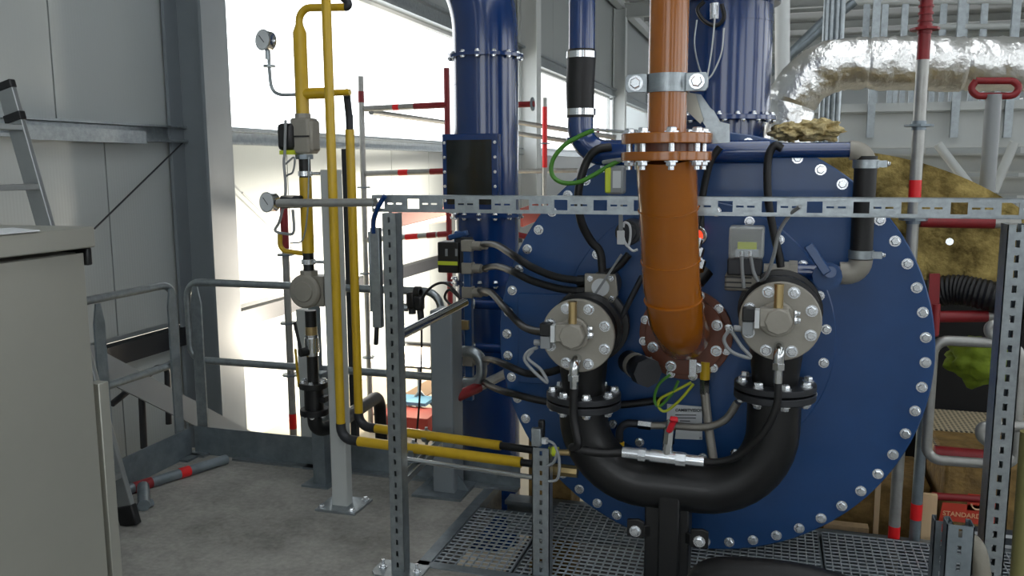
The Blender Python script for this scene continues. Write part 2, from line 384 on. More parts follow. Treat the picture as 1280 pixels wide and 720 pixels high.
tag(ibeam(MB(), (-1.3,4.14,-.13),(2.2,4.14,-.13),.18,.1).obj('edge_beam', GALVD), 'steel beam carrying the far side of the grating', 'beam')
# ================================================================== boiler
YP = 3.68; BC = Vector((-.278, YP, .925)); BR = .875; PR = .91
boil = thing('boiler', 'large round blue boiler front plate ringed with bright bolts', 'boiler')
pl = MB().lathe(BC+YA*.035, -YA, [(0,PR-.005),(.004,PR),(.031,PR),(.035,PR-.005)], 96).obj('front_plate', BLUE, boil)
for k in range(54):
    a = math.radians(-.8 + k*360/54)
    bolt(BC+Vector((math.cos(a),0,math.sin(a)))*BR, -YA, .0165, .015, pl)
IC = Vector((-.316, YP, .977))
dk = MB().lathe(IC, -YA, [(0,.575),(.022,.575),(.026,.571)], 72).obj('burner_disc', BLUE, boil)
for k in range(24):
    a = math.radians(6+15*k); bolt(IC+Vector((math.cos(a)*.537,-.026,math.sin(a)*.537)), -YA, .0155, .014, dk)
# raised square inspection cover on the plate, left
c = V(680,425,Y=YP)
MB().bb(V(648,368,Y=YP).x, V(720,368,Y=YP).x, YP-.012, YP, V(680,480,Y=YP).z, V(680,367,Y=YP).z).obj('cover_plate', BLUE, boil, bevel=.004)
# shell behind the plate and wool jacket
MB().cyl(BC+YA*.035, BC+YA*.5, .80, n=64).obj('shell', BLUED, boil)
YJ = 4.25
jc = V(1012,560,Y=YJ); jr = (V(1150,203,Y=YJ)-jc).length
wj = thing('wool_jacket', 'brown mineral wool jacket wrapped around the boiler behind the blue plate', 'insulation')
xr = V(1330,300,Y=YJ).x; zb = V(1200,352,Y=YJ).z
def jacket(y0, y1):
    poly = []
    for k in range(60):
        a = math.radians(168 - (168-12)*k/59); p = (jc.x+jr*math.cos(a), jc.z+jr*math.sin(a))
        if p[0] < xr: poly.append(p)
    poly.append((xr, zb)); return poly
poly = jacket(YJ, 4.6)
bm = bmesh.new()
n1, n2 = 60, 26
grid = []
for i in range(n1+1):
    f = i/n1; q = poly[min(int(f*(len(poly)-2)), len(poly)-3)]; q2 = poly[min(int(f*(len(poly)-2))+1, len(poly)-2)]; ff = f*(len(poly)-2)-min(int(f*(len(poly)-2)), len(poly)-3)
    top = Vector((q[0]+(q2[0]-q[0])*ff, 0, q[1]+(q2[1]-q[1])*ff)); bot = Vector((top.x, 0, min(zb, top.z-.05)))
    row = []
    for j in range(n2+1):
        p = top.lerp(bot, j/n2); from_edge = min(j, 3)/3
        from mathutils import noise
        d = noise.fractal(Vector((p.x*5, 1.7, p.z*5)), 1.0, 2.0, 5)*.045 + noise.noise(Vector((p.x*22,.3,p.z*22)))*.012
        row.append(bm.verts.new((p.x, YJ - d*from_edge, p.z)))
    grid.append(row)
back = []
for i in range(n1+1):
    v = grid[i][0].co; back.append(bm.verts.new((v.x, 4.66, v.z)))
for i in range(n1):
    for j in range(n2): bm.faces.new((grid[i][j], grid[i+1][j], grid[i+1][j+1], grid[i][j+1]))
    bm.faces.new((back[i], back[i+1], grid[i+1][0], grid[i][0]))
bbk = []
for i in range(n1+1):
    v = grid[i][n2].co; bbk.append(bm.verts.new((v.x, 4.66, v.z)))
for i in range(n1): bm.faces.new((grid[i][n2], grid[i+1][n2], bbk[i+1], bbk[i])); bm.faces.new((bbk[i], bbk[i+1], back[i+1], back[i]))
bm.faces.new([grid[n1][j] for j in range(n2+1)]+[bbk[n1], back[n1]]); bm.faces.new([grid[0][j] for j in range(n2,-1,-1)]+[back[0], bbk[0]])
bmesh.ops.recalc_face_normals(bm, faces=bm.faces)
me = bpy.data.meshes.new('wool_blanket'); bm.to_mesh(me); bm.free()
for q in me.polygons: q.use_smooth = True
me.set_sharp_from_angle(angle=.9)
o = bpy.data.objects.new('wool_blanket', me); C.objects.link(o); me.materials.append(WOOL); o.parent = wj
MB().cyl(V(1187,302,Y=YJ-.03), V(1187,302,Y=YJ-.045), .016, n=14).obj('washer', ZINC, wj)
# lower left wool seen past the plate
o = tag(MB().bb(-1.2,-.97,4.2,4.42,GZ0,.30).obj('wool_bale', BALE), 'yellowish wool bale standing behind the lower left edge of the boiler plate', 'insulation')
tag(MB().bb(V(704,615,Y=4.22).x,V(713,615,Y=4.22).x,4.22,4.26,GZ0,V(708,608,Y=4.22).z).obj('red_block', REDT), 'small bright red block at the foot of the wool behind the plate', 'block')

# ================================================================== burners
def burner(cap, lab):
    t = thing('gas_burner', lab, 'burner')
    R = .147
    c = Vector(cap)
    body = MB().lathe(c+YA*.02, YA, [(0,.134),(.08,.134),(.10,.138),(.11,.152),(.15,.152),(.155,.13),(.22,.13),(.225,.162),(.262,.162),(.268,.115),(.40,.115)], 32)
    body.obj('body', BLACKP, t)
    cp = MB().lathe(c+YA*.022, -YA, [(0,R),(.018,R),(.022,R-.004)], 40).obj('cap', CASTG, t)
    for k in range(8):
        a = math.radians(22.5+45*k); bolt(c+Vector((math.cos(a)*.118,0,math.sin(a)*.118)), -YA, .0165, .016, cp)
    # actuator on the cap
    ac = c + Vector((-.012,-.002,.012))
    hd = MB().cyl(ac, ac-YA*.03, .066, n=28).cyl(ac-YA*.03+Vector((.005,0,.0)), ac-YA*.085+Vector((.005,0,0)), .05, n=8)
    hd.box(ac+Vector((-.01,-.055,.012)), (.10,.05,.07)).obj('valve_head', CASTG, t, bevel=.006)
    MB().box(ac+Vector((-.068,-.06,.008)), (.016,.05,.066)).obj('gasket', PAPER, t)
    MB().box(ac+Vector((-.098,-.06,.022)), (.045,.045,.05)).obj('connector', PLASTB, t, bevel=.004)
    MB().box(ac+Vector((-.1,-.055,-.03)), (.04,.04,.05)).cyl(ac+Vector((-.122,-.055,-.035)), ac+Vector((-.15,-.055,-.035)), .012).obj('cable_gland', PLASTG, t, bevel=.003)
    MB().cyl(ac+Vector((.004,-.05,.04)), ac+Vector((.004,-.05,.128)), .0165, n=16).cyl(ac+Vector((.004,-.05,.128)), ac+Vector((.004,-.05,.134)), .018).obj('vent_spring', BRASS, t)
    s = ac+Vector((.062,-.03,0))
    MB().hexb(s, XA, .012, .02).hexb(s+Vector((0,0,.026)), XA, .009, .018).obj('screws', ZINC, t)
    # elbow under the head
    e = c+Vector((.0,-.01,-.092))
    eb = MB().tube(fillet([e+YA*.01, e-YA*.05, e-YA*.05-ZA*.05], .03), .02)
    eb.cyl(e-YA*.05-ZA*.05, e-YA*.05-ZA*.075, .024, n=6).cyl(e-YA*.05-ZA*.075, e-YA*.05-ZA*.125, .016, n=16)
    eb.obj('hose_elbow', CHROME, t, bevel=.001)
    # downward neck and flange pair
    n0 = c+Vector((-.008,.14,-.05)); fz = c.z-.292
    MB().tube([n0, (n0.x, n0.y+.02, fz+.015)], [.11,.085], 28).obj('neck', BLACKP, t)
    fl = MB()
    q = Vector((n0.x, n0.y+.02, fz))
    fl.cyl(q, q+ZA*.024, .155, n=40); fl.cyl(q-ZA*.008, q, .12, n=32); fl.cyl(q-ZA*.036, q-ZA*.008, .155, n=40)
    f = fl.obj('flange', DARKM, t, bevel=.003)
    for p in circ(q, ZA, .129, 8, .3):
        bolt(p+ZA*.024, ZA, .0165, .022, f); bolt(p-ZA*.036, -ZA, .0165, .02, f)
    return q, e-YA*.05-ZA*.125
qL, hL = burner((-.727,3.25,1.032), 'gas burner with round grey cap left of the orange pipe')
qR, hR = burner((.033,3.25,1.127), 'gas burner with round grey cap right of the orange pipe')
# U-shaped manifold and its stand
t = thing('burner_manifold', 'thick black U-shaped manifold pipe joining both burners from below', 'pipe')
r = .102
zb_ = V(850,606,Y=3.42).z
MB().tube(fillet([qL-ZA*.036, (qL.x,qL.y,zb_), (qR.x,qR.y,zb_), qR-ZA*.036], .27, 10), r, 28).obj('u_pipe', BLACKP, t)
t = thing('manifold_stand', 'black box-section stand with clamp ears under the manifold pipe', 'stand')
cx = V(834,660,Y=3.42).x
MB().bb(cx-.085, cx+.095, 3.42-.07, 3.42+.07, 0, zb_-.05).obj('column', BLACKP, t, bevel=.008)
MB().bb(cx-.025, cx+.06, 3.42-.11, 3.42-.07, 0, zb_-.01).obj('front_rib', BLACKP, t, bevel=.008)
for px, py in ((794,664),(874,677)):
    p = V(px, py, Y=3.33); s = -1 if px < 834 else 1
    MB().prism([(-.035,-.03),(.035,-.03),(.035,.04),(.012,.05),(-.035,.045)], p+YA*.02, XA, ZA, .016).bar(p+YA*.01+XA*.03*(-s), p+YA*.06+XA*.1*(-s), .016, .05).obj('clamp_ear', BLACKP, t, bevel=.004)
    bolt(p+YA*.003, -YA, .018, .016, t)
t = thing('low_pipe', 'black insulated pipe low in front right of the stand', 'pipe')
MB().tube(spline([V(872,735,Y=3.05), V(888,718,Y=3.02), V(930,716,Y=3.0), V(1000,724,Y=2.98), V(1075,745,Y=2.95)]), .055, 20).obj('insulated_pipe', RUBBER, t)
# tee fitting with red handle on the manifold hoses
t = thing('tee_fitting', 'steel tee fitting with red lever valve in front of the manifold', 'fitting')
y = 3.27; A, B = V(778,565,Y=y), V(880,577,Y=y)
d = (B-A)
MB().cyl(A, A+d*.2, .022, n=16).cyl(A+d*.2, A+d*.29, .027, n=6).cyl(A+d*.29, A+d*.35, .02).cyl(A+d*.35, A+d*.66, .025, n=20).cyl(A+d*.66, A+d*.78, .027, n=6).cyl(A+d*.78, B, .021, n=16).obj('run', ZINC, t, bevel=.001)
q = A+d*.55; k = V(837,536,Y=y)
MB().cyl(q, q.lerp(k,.5), .02).cyl(q.lerp(k,.5), k, .024, n=8).cyl(k, k.lerp(q,-.3), .016).obj('valve_body', CHROME, t)
MB().bar(V(836,540,Y=y-.02), V(844,522,Y=y-.03), .026, .02).bar(V(843,526,Y=y-.03), V(842,523,Y=y-.05), .03, .02).obj('lever', REDP, t, bevel=.005)
tag(MB().tube(spline([hL+ZA*.02, hL-ZA*.10, hL+Vector((.02,-.01,-.2)), V(716,560,Y=3.2), V(750,566,Y=3.24), A+d*.02]), .017, 12).obj('rubber_hose', RUBBER), 'black hose from the left burner elbow down to the tee fitting', 'hose')
tag(MB().tube(spline([hR+ZA*.02, hR-ZA*.08, V(955,540,Y=3.2), V(925,568,Y=3.24), V(900,577,Y=3.26), B-d*.02]), .014, 12).obj('rubber_hose', RUBBER), 'black hose from the right burner elbow down to the tee fitting', 'hose')
# braided hoses and label
t = thing('braided_hose', 'braided steel hose hanging straight down below the orange flange', 'hose')
MB().tube(spline([V(881,490,Y=3.6), V(884,520,Y=3.58), V(888,550,Y=3.55), V(894,590,Y=3.5)]), .019, 14).obj('braid', BRAID, t)
MB().cyl(V(882,452,Y=3.6), V(881,474,Y=3.6), .021).obj('yellow_stub', YEL, t)
MB().cyl(V(881,474,Y=3.6), V(881,492,Y=3.6), .022, n=6).obj('nut', CHROME, t)
t = thing('braided_hose', 'braided steel hose curving from the yellow stub up to the right burner', 'hose')
MB().tube(spline([V(812,532,Y=3.56), V(840,532,Y=3.56), V(880,534,Y=3.54), V(906,525,Y=3.52), V(922,503,Y=3.5)]), .016, 14).obj('braid', BRAID, t)
MB().tube(fillet([V(774,556,Y=3.55), V(774,528,Y=3.55), V(800,530,Y=3.55)], .05), .017).obj('elbow', DARKM, t)
MB().cyl(V(774,572,Y=3.55), V(774,552,Y=3.55), .022).obj('yellow_stub', YEL, t)
MB().cyl(V(798,530,Y=3.55), V(814,532,Y=3.55), .02, n=6).obj('nut', CHROME, t)
t = thing('instruction_label', 'white printed label plate on the blue disc behind the braided hoses', 'label')
o_ = V(833,548,Y=YP-.035); U = (V(878,549,Y=YP-.035)-o_); W = V(833,505,Y=YP-.035)-o_
MB().prism([(0,0),(1,-.02),(.98,.93),(.02,1)], o_, U, W, -.004).obj('plate', PAPER, t)
N = -YA*.006
text_obj('CAMBITVISION', U.length*.115, o_+U*.25+W*.80+N, U, W, INK, t, 'heading')
for i,(a_,b_) in enumerate(((.25,.83),(.27,.82),(.38,.66),(.36,.7))):
    MB().bar(o_+U*a_+W*(.70-.085*i)+N, o_+U*b_+W*(.70-.085*i)+N, .002, .0035).obj('print_line', INK, t)
bolt(o_+U*.95+W*.05+N, -YA, .004, .003, t)

# ================================================================== orange pipe
t = thing('orange_pipe', 'orange painted pipe with bolted flange dropping into the boiler plate', 'pipe')
ax = V(833,185,Y=3.0)
def oz(py): return V(834,py,Y=3.0).z
ru = S(24.5, V(836,80,Y=3.0)); rl = S(37.5, V(833,230,Y=3.0))
xo = ax.x
MB().cyl((xo,3.0,oz(172)), (xo,3.0,oz(-130)), ru, n=36).obj('upper_pipe', ORANGE, t)
p0 = Vector((xo,3.0,oz(196))); p1 = V(839,352,Y=3.12); p2 = V(843,392,Y=3.17); p3 = V(849,415,Y=3.30); p4 = V(857,418,Y=3.63)
segs = [p0, p0.lerp(p1,.43), p0.lerp(p1,.80), p1.lerp(p2,.1)]
MB().tube([p0, p1, V(845,396,Y=3.20), V(853,418,Y=3.40), p4], rl, 36).obj('lower_pipe', ORANGE, t)
for q in (p0.lerp(p1,.40), p0.lerp(p1,.82), p1.lerp(p2,.55)):
    dd = (p1-p0).normalized(); MB().tube([q-dd*.004, q-dd*.002, q+dd*.002, q+dd*.004], [rl-.001, rl+.0035, rl+.0035, rl-.001], 36).obj('weld_seam', ORANGE, t)
rf = S(56, p0)
for z0, z1 in ((oz(180), oz(167)), (oz(201), oz(190))):
    MB().cyl((xo,3.0,z0), (xo,3.0,z1), rf, n=48).obj('flange', ORANGE, t, bevel=.003)
MB().cyl((xo,3.0,oz(191)), (xo,3.0,oz(179)), rl*.98, n=36).obj('gasket_ring', BROWN, t)
for p in circ((xo,3.0,0), ZA, rf*.82, 8, .25):
    q = Vector((p.x,p.y,0))
    b_ = MB().cyl(q+ZA*oz(212), q+ZA*oz(165), .0105, n=10).hexb(q+ZA*oz(167), ZA, .018, .018).hexb(q+ZA*oz(201), -ZA, .018, .018)
    b_.obj('stud_bolt', ZINC, t)
f = MB().ring(p4-YA*.0+YA*.02, p4-YA*.01, .195, rl*.8, 48).obj('plate_flange', BROWN, t, bevel=.003)
f2 = MB().ring(p4-YA*.04, p4-YA*.012, .168, rl*.8, 48).obj('mating_flange', BROWN, t, bevel=.003)
for p in circ(p4-YA*.04, -YA, .142, 8, .39): bolt(p, -YA, .0175, .016, f2)
for p in circ(p4-YA*.01, -YA, .180, 12, .2): bolt(p, -YA, .0145, .014, f)
# pipe clamp
t = thing('pipe_clamp', 'galvanised two-bolt clamp around the upper orange pipe', 'clamp')
zc0, zc1 = oz(116), oz(93)
MB().ring((xo,3.0,zc0),(xo,3.0,zc1), ru+.007, ru+.0005, 40).obj('band', GALV, t)
for s in (-1,1):
    xx = xo+s*(ru+.035)
    MB().prism([(-.038,zc0),(.028,zc0),(.036,zc0+.012),(.036,zc1-.012),(.028,zc1),(-.038,zc1)] if s>0 else [(.038,zc0),(-.028,zc0),(-.036,zc0+.012),(-.036,zc1-.012),(-.028,zc1),(.038,zc1)], (xx,2.965,0), XA, ZA, -.01 if s>0 else .01).obj('ear', GALV, t, bevel=.002)
    bolt((xx,2.953 if s>0 else 2.965-.011,(zc0+zc1)/2), -YA, .019, .018, t)
# bracket plate behind clamp
t = thing('pipe_bracket', 'bent steel bracket plate behind the clamp and flange', 'bracket')
o_ = V(858,116,Y=3.22)
def L2(px,py): q = V(px,py,Y=3.22); return (q.x, q.z)
pp = [L2(*q) for q in ((856,115),(876,118),(888,135),(892,138),(900,152),(912,155),(912,178),(884,180),(882,158),(872,143),(856,135))]
MB().prism(pp, (0,3.22,0), XA, ZA, -.02).obj('plate', GALV, t)
MB().prism([L2(*q) for q in ((856,116),(870,118),(880,150),(876,155),(858,138))], (0,3.195,0), XA, ZA, -.006).obj('gusset', INOX, t)
# ================================================================== drum above
t = thing('flue_drum', 'wide blue vertical duct with flanges behind the orange pipe', 'duct')
dc = V(905,80,Y=4.3); rd = S(57.5, dc)
def dz(py): return V(905,py,Y=4.3).z
MB().cyl((dc.x,4.3,dz(152)), (dc.x,4.3,dz(-150)), rd, n=48).obj('duct', BLUED, t)
for py in (148, 4):
    f = MB().cyl((dc.x,4.3,dz(py+4)), (dc.x,4.3,dz(py-2)), rd*1.14, n=48).obj('flange', BLUED, t, bevel=.002)
    for p in circ((dc.x,4.3,dz(py-2)), ZA, rd*1.07, 18): bolt(p, ZA, .010, .014, f)
    if py == 148:
        for p in circ((dc.x,4.3,dz(py+4)), ZA, rd*1.07, 18, .1): bolt(p, -ZA, .010, .012, f)
MB().ring((dc.x,4.3,dz(32)),(dc.x,4.3,dz(30)), rd+.003, rd-.002, 48).obj('weld_seam', BLUED, t)
MB().cyl((dc.x,4.3,dz(190)), (dc.x,4.3,dz(150)), rd*.9, n=40).obj('neck', BLUED, t)
for k,pts in enumerate(([(871,25),(868,55),(874,85),(881,97)],[(894,18),(890,60),(884,97)],[(905,35),(902,65),(892,90),(884,100)])):
    tag(MB().tube(spline([V(a,b,Y=4.02) for a,b in pts]), .004, 6).obj('loose_wire', PAPER if k else GALV), ['thin wire hanging leftmost down the blue drum','thin wire hanging straight down the middle of the blue drum','thin wire curving rightmost down the blue drum'][k], 'wire')
t = thing('drum_sensor', 'small sensor with looped cable on the top of the blue drum', 'sensor')
MB().cyl(V(893,24,Y=4.05), V(893,4,Y=4.05), .02).obj('probe', ZINC, t)
MB().tube(spline([V(a,b,Y=4.03) for a,b in ((880,2),(872,12),(880,26),(895,32),(905,22),(902,5))]), .009, 8).obj('cable_loop', RUBBER, t)
# ================================================================== foil pipe
t = thing('foil_pipe', 'thick pipe wrapped in crinkled aluminium foil bending down behind the drum', 'pipe')
pts = fillet([V(984,240,Y=5.2), V(984,80,Y=5.2), V(1330,80,Y=5.2)], .3, 12)
full = []
for i in range(len(pts)-1):
    n = max(1, int((pts[i+1]-pts[i]).length/.02))
    full += [pts[i].lerp(pts[i+1], k/n) for k in range(n)]
full.append(pts[-1])
rr_ = S(32, V(1150,80,Y=5.2))
mb = MB().tube(full, rr_, 40)
from mathutils import noise
nv = []
n = 40
for i, p in enumerate(full):
    for k in range(n):
        q = Vector(mb.v[i*n+k]); d = noise.fractal(q*9, 1, 2, 4)*.012 + abs(noise.noise(q*30))*.008 - (.010 if (i % 24) in (0,) else 0)
        nv.append(tuple(q + (q-p).normalized()*d))
mb.v = nv; mb.obj('foil_wrap', FOIL, t)
tag(MB().obj if False else None, '', '') if False else None
def lump(name, c, sz, mt, seed=0, n=3, amp=.25):
    b = bmesh.new(); bmesh.ops.create_icosphere(b, subdivisions=n, radius=1)
    for v in b.verts:
        d = 1+noise.fractal(v.co*2.2+Vector((seed,0,0)), 1, 2, 4)*amp
        v.co = Vector(c)+Vector((v.co.x*sz[0], v.co.y*sz[1], v.co.z*sz[2]))*d
    m_ = bpy.data.meshes.new(name); b.to_mesh(m_); b.free()
    for q in m_.polygons: q.use_smooth = True
    o = bpy.data.objects.new(name, m_); C.objects.link(o); m_.materials.append(mt); return o
tag(lump('wool_tuft', V(1022,163,Y=4.3), (.10,.1,.05), WOOLL, 1, 4, .55), 'pale tuft of loose mineral wool under the foil elbow', 'insulation')
tag(lump('wool_tuft', V(985,166,Y=4.3), (.075,.1,.04), WOOLL, 5, 4, .55), 'small wool tuft between drum flange and foil elbow', 'insulation')
# ================================================================== blue header, blue hose pipe
YH = 3.56
t = thing('blue_header', 'blue header pipe across the top of the boiler plate with grey end elbow', 'pipe')
zh = V(900,190,Y=YH).z
def hx(px): return V(px,190,Y=YH).x
MB().cyl((hx(775),YH,zh), (hx(962),YH,zh), S(14.5,V(900,190,Y=YH)), n=28).obj('main_pipe', BLUED, t)
MB().cyl((hx(955),YH,zh+.004), (hx(1068),YH,zh+.004), S(9.5,V(1010,190,Y=YH)), n=24).obj('reduced_pipe', BLUED, t)
MB().tube(fillet([(hx(1062),YH,zh+.002),(hx(1083),YH,zh+.002),(hx(1083),YH,zh-.075)], .05), .037, 20).obj('elbow', CASTG, t)
t = thing('rubber_sleeve', 'ribbed black hose joining the grey elbows at the right of the plate', 'hose')
xh = hx(1083)
zs0, zs1 = V(1083,205,Y=YH).z, V(1083,318,Y=YH).z
MB().cyl((xh,YH,zs0+.03),(xh,YH,zs1-.015), S(13.5,V(1083,250,Y=YH)), n=28).obj('hose', RUBBER, t)
for z in (zs0, zs1):
    MB().ring((xh,YH,z-.016),(xh,YH,z+.016), S(15.5,V(1083,250,Y=YH)), .03, 28).box((xh+.055,YH-.02,z),(.035,.02,.026)).obj('clamp', GALV, t)
    bolt((xh+.075,YH-.02,z), XA, .008, .01, t)
t = thing('blue_valve_pipe', 'blue valve pipe with long lever below the black hose', 'pipe')
zl = V(1040,341,Y=YH).z
MB().tube(fillet([(xh,YH,zs1-.02),(xh,YH,zl),(xh-.075,YH,zl)], .05), .044, 20).obj('elbow', CASTG, t)
MB().cyl((hx(1068),YH,zl),(hx(1000),YH,zl), .032, n=24).obj('pipe', BLUED, t)
MB().cyl((hx(1003),YH,zl),(hx(992),YH,zl), .045, n=8).cyl((hx(992),YH,zl),(hx(984),YH,zl), .04, n=24).cyl((hx(984),YH,zl),(hx(960),YH,zl), .03, n=24).obj('union', CASTG, t)
MB().bar(V(1010,306,Y=3.46), V(1034,342,Y=3.44), .035, .016, YA).obj('lever', BLUE, t, bevel=.004)
MB().cyl(V(1038,340,Y=3.53), V(1038,340,Y=3.44), .022).lathe(V(1034,345,Y=3.50), -YA, [(0,.055),(.012,.055)], 14).obj('valve_stem', BLUE, t)
# small branch hoses from the header
for lab, pts, rad in (('black hose arching from the header beside the orange flange', [(900,184),(889,200),(882,225),(877,252),(870,285)], .014),
                 ('black hose arching from the middle of the header down to the grey box', [(978,186),(968,182),(960,200),(960,245),(967,290),(974,320),(976,334)], .015)):
    tag(MB().tube(spline([V(a,b,Y=3.44) for a,b in pts]), rad, 12).obj('rubber_hose', RUBBER), lab, 'hose')
t = thing('blue_riser', 'slim blue riser pipe with black rubber sleeve and elbow to the header', 'pipe')
xb = V(727,100,Y=YH).x
def bz(py): return V(727,py,Y=YH).z
rb = S(16.5, V(727,60,Y=YH))
MB().cyl((xb,YH,bz(-120)),(xb,YH,bz(72)), rb, n=28).obj('upper_pipe', BLUED, t)
MB().tube([(xb,YH,bz(62)),(xb,YH,bz(70)),(xb-.006,YH,bz(105)),(xb-.004,YH,bz(147))], [rb*1.02,rb*1.08,rb*1.08,rb*1.04], 28).obj('sleeve', RUBBER, t)
for py in (69, 140): MB().ring((xb-.002,YH,bz(py+4)),(xb-.002,YH,bz(py-4)), rb*1.14, rb, 28).obj('clamp', CHROME, t)
MB().tube(fillet([(xb-.004,YH,bz(140)),(xb-.004,YH,zh),(hx(782),YH,zh)], .11, 8), rb*.98, 28).obj('elbow', BLUED, t)
MB().ring((xb-.004,YH,bz(176)),(xb-.004,YH,bz(172)), rb*1.06, rb*.9, 28).obj('weld_seam', BLUED, t)
# ================================================================== blue duct left
t = thing('blue_duct', 'tall blue duct with flanges, inspection window and bend at the top', 'duct')
YD = 4.9; dcx = V(609,300,Y=YD).x; rdu = S(39.5, V(609,300,Y=YD))
def uz(py): return V(609,py,Y=YD).z
top = Vector((dcx,YD,uz(66)))
MB().cyl((dcx,YD,GZ0),(dcx,YD,uz(66)), rdu, n=48).obj('duct', BLUED, t)
MB().tube(fillet([top, top+ZA*.32, top+Vector((-.42,0,.95)), top+Vector((-.9,0,1.5))], .7, 10), rdu, 40).obj('bend', BLUED, t)
for py, rr2 in ((71,1.17),(268,1.12),(350,1.1)):
    f = MB().cyl((dcx,YD,uz(py+2.5)),(dcx,YD,uz(py-1.5)), rdu*rr2, n=48).obj('flange', BLUED, t)
    for p in circ((dcx,YD,uz(py-1.5)), ZA, rdu*1.09, 14, .1): bolt(p, ZA, .012, .014, f); 
    for p in circ((dcx,YD,uz(py+2.5)), ZA, rdu*1.09, 14, .1): bolt(p, -ZA, .012, .012, f)
MB().ring((dcx,YD,uz(107)),(dcx,YD,uz(106)), rdu+.002, rdu-.01, 48).obj('weld_seam', BLUED, t)
for sx,(a,b,dz_) in enumerate(()): pass
x0, x1 = V(553,200,Y=YD-.2).x, V(622,200,Y=YD-.2).x
z0, z1 = V(590,262,Y=YD-.2).z, V(590,167,Y=YD-.2).z
MB().bb(x0,x1,YD-.2,YD-.05,z0,z1).obj('window_box', BLUED, t, bevel=.004)
MB().bb(x0+.028,x1-.035,YD-.206,YD-.2,z0+.03,z1-.035).obj('window_pane', mat('dark_sight_glass', (26,32,34), .12), t)
for xx in (x0+.013, x1-.016):
    for k in range(5): bolt((xx,YD-.2,z0+.05+(z1-z0-.1)*k/4), -YA, .007, .006, t)
# small instrument stubs from the duct
for k,(py,ex) in enumerate(((380,655),(434,650))):
    MB().cyl(V(592,py,Y=4.55), V(ex,py+3,Y=4.75), .028).obj('stub_pipe', BLUED, t); bolt(V(591,py,Y=4.54), -YA, .018, .01, t)

# ================================================================== strut posts and channel
def strut_post(X, Y, z0, z1, w_, d_, lab, mat_=GALV, base=True, pitch=.075, slot=(.022,.04), double=False):
    t = thing('strut_post', lab, 'post')
    mb = MB(); a, b = slot
    th = .004
    mb.bb(X-w_/2, X-a/2, Y, Y+th, z0, z1).bb(X+a/2, X+w_/2, Y, Y+th, z0, z1)
    z = z0
    while z < z1:
        mb.bb(X-a/2, X+a/2, Y, Y+th, z, min(z+pitch-b, z1)); z += pitch
    mb.obj('slotted_face', mat_, t)
    MB().bb(X-w_/2, X-w_/2+th, Y, Y+d_, z0, z1).bb(X+w_/2-th, X+w_/2, Y, Y+d_, z0, z1).bb(X-w_/2, X-w_/2+.016, Y+d_-th, Y+d_, z0, z1).bb(X+w_/2-.016, X+w_/2, Y+d_-th, Y+d_, z0, z1).obj('side_flanges', mat_, t)
    if base:
        q = MB().prism([(-.085,-.05),(.085,-.05),(.11,-.02),(.11,.09),(-.11,.09),(-.11,-.02)], (X,Y,z0), XA, YA, .009).obj('base_plate', GALV, t)
        for s in (-1,1):
            MB().hexb((X+s*.078,Y+.02,z0+.009), ZA, .013, .014).cyl((X+s*.078,Y+.02,z0+.02),(X+s*.078,Y+.02,z0+.045),.007).obj('anchor_bolt', ZINC, t)
    return t
YC = 3.18
xl = V(494.5,600,Y=YC-.07).x
strut_post(xl+.0, YC-.07, 0, 1.515, .058, .06, 'tall slotted strut post left, standing on the concrete with base plate', GALV, pitch=.05, slot=(.011,.022))
t = thing('hanging_strut', 'narrow steel bracket strut hanging beside the left slotted post', 'strut')
xs = V(470,350,Y=YC+.02).x
MB().bb(xs-.012,xs+.028,YC,YC+.03,V(470,410,Y=YC).z,V(470,285,Y=YC).z).bb(xs-.022,xs-.012,YC,YC+.04,V(470,390,Y=YC).z,V(470,290,Y=YC).z).obj('strut', GALV, t, bevel=.003)
MB().tube(spline([V(481,245,Y=YC-.03), V(473,258,Y=YC-.02), V(467,275,Y=YC), V(467,292,Y=YC)]), .010, 8).obj('blue_strap', BLUED, t)
MB().bar(V(471,409,Y=YC), V(470,431,Y=YC), .016, .02).obj('black_latch', PLASTB, t, bevel=.004)
pmx = V(676,640,Y=3.25).x
strut_post(pmx, 3.25, 0, V(672,560,Y=3.25).z, .075, .05, 'short slotted post holding the ends of the yellow pipes', GALV, base=False, pitch=.042, slot=(.012,.02))
prx = V(1254,600,Y=3.15).x
strut_post(prx-.012, 3.15, 0, 1.50, .066, .09, 'tall slotted strut post at the right edge of the view', GALV, pitch=.05, slot=(.014,.024))
# horizontal channel
t = thing('strut_channel', 'long slotted galvanised channel spanning across in front of the boiler', 'channel')
cx0, cx1 = V(465,255,Y=YC).x, 1.35
cz = 1.550; ch = .068; P_ = .152; bw, bh = .052, .040; sw, sh = .026, .007
web = MB(); th = .004; x = cx0+.004
web.bb(cx0, cx0+.004, YC, YC+th, cz-ch/2, cz+ch/2)
while x < cx1:
    web.bb(x, x+bw, YC, YC+th, cz-ch/2, cz-bh/2).bb(x, x+bw, YC, YC+th, cz+bh/2, cz+ch/2)
    xs_ = [x+bw, x+bw+.012, x+bw+.012+sw, x+bw+.024+sw, x+bw+.024+2*sw, x+P_]
    web.bb(xs_[0],xs_[1],YC,YC+th,cz-ch/2,cz+ch/2).bb(xs_[2],xs_[3],YC,YC+th,cz-ch/2,cz+ch/2).bb(xs_[4],xs_[5],YC,YC+th,cz-ch/2,cz+ch/2)
    for k in (1,3): web.bb(xs_[k],xs_[k+1],YC,YC+th,cz-ch/2,cz-sh/2).bb(xs_[k],xs_[k+1],YC,YC+th,cz+sh/2,cz+ch/2)
    x += P_
web.obj('slotted_web', GALV, t)
MB().bb(cx0,cx1,YC,YC+.06,cz+ch/2-.004,cz+ch/2).obj('top_flange', GALV, t)
MB().bb(cx0,cx1,YC,YC+.06,cz-ch/2,cz-ch/2+.004).obj('bottom_flange', GALV, t)
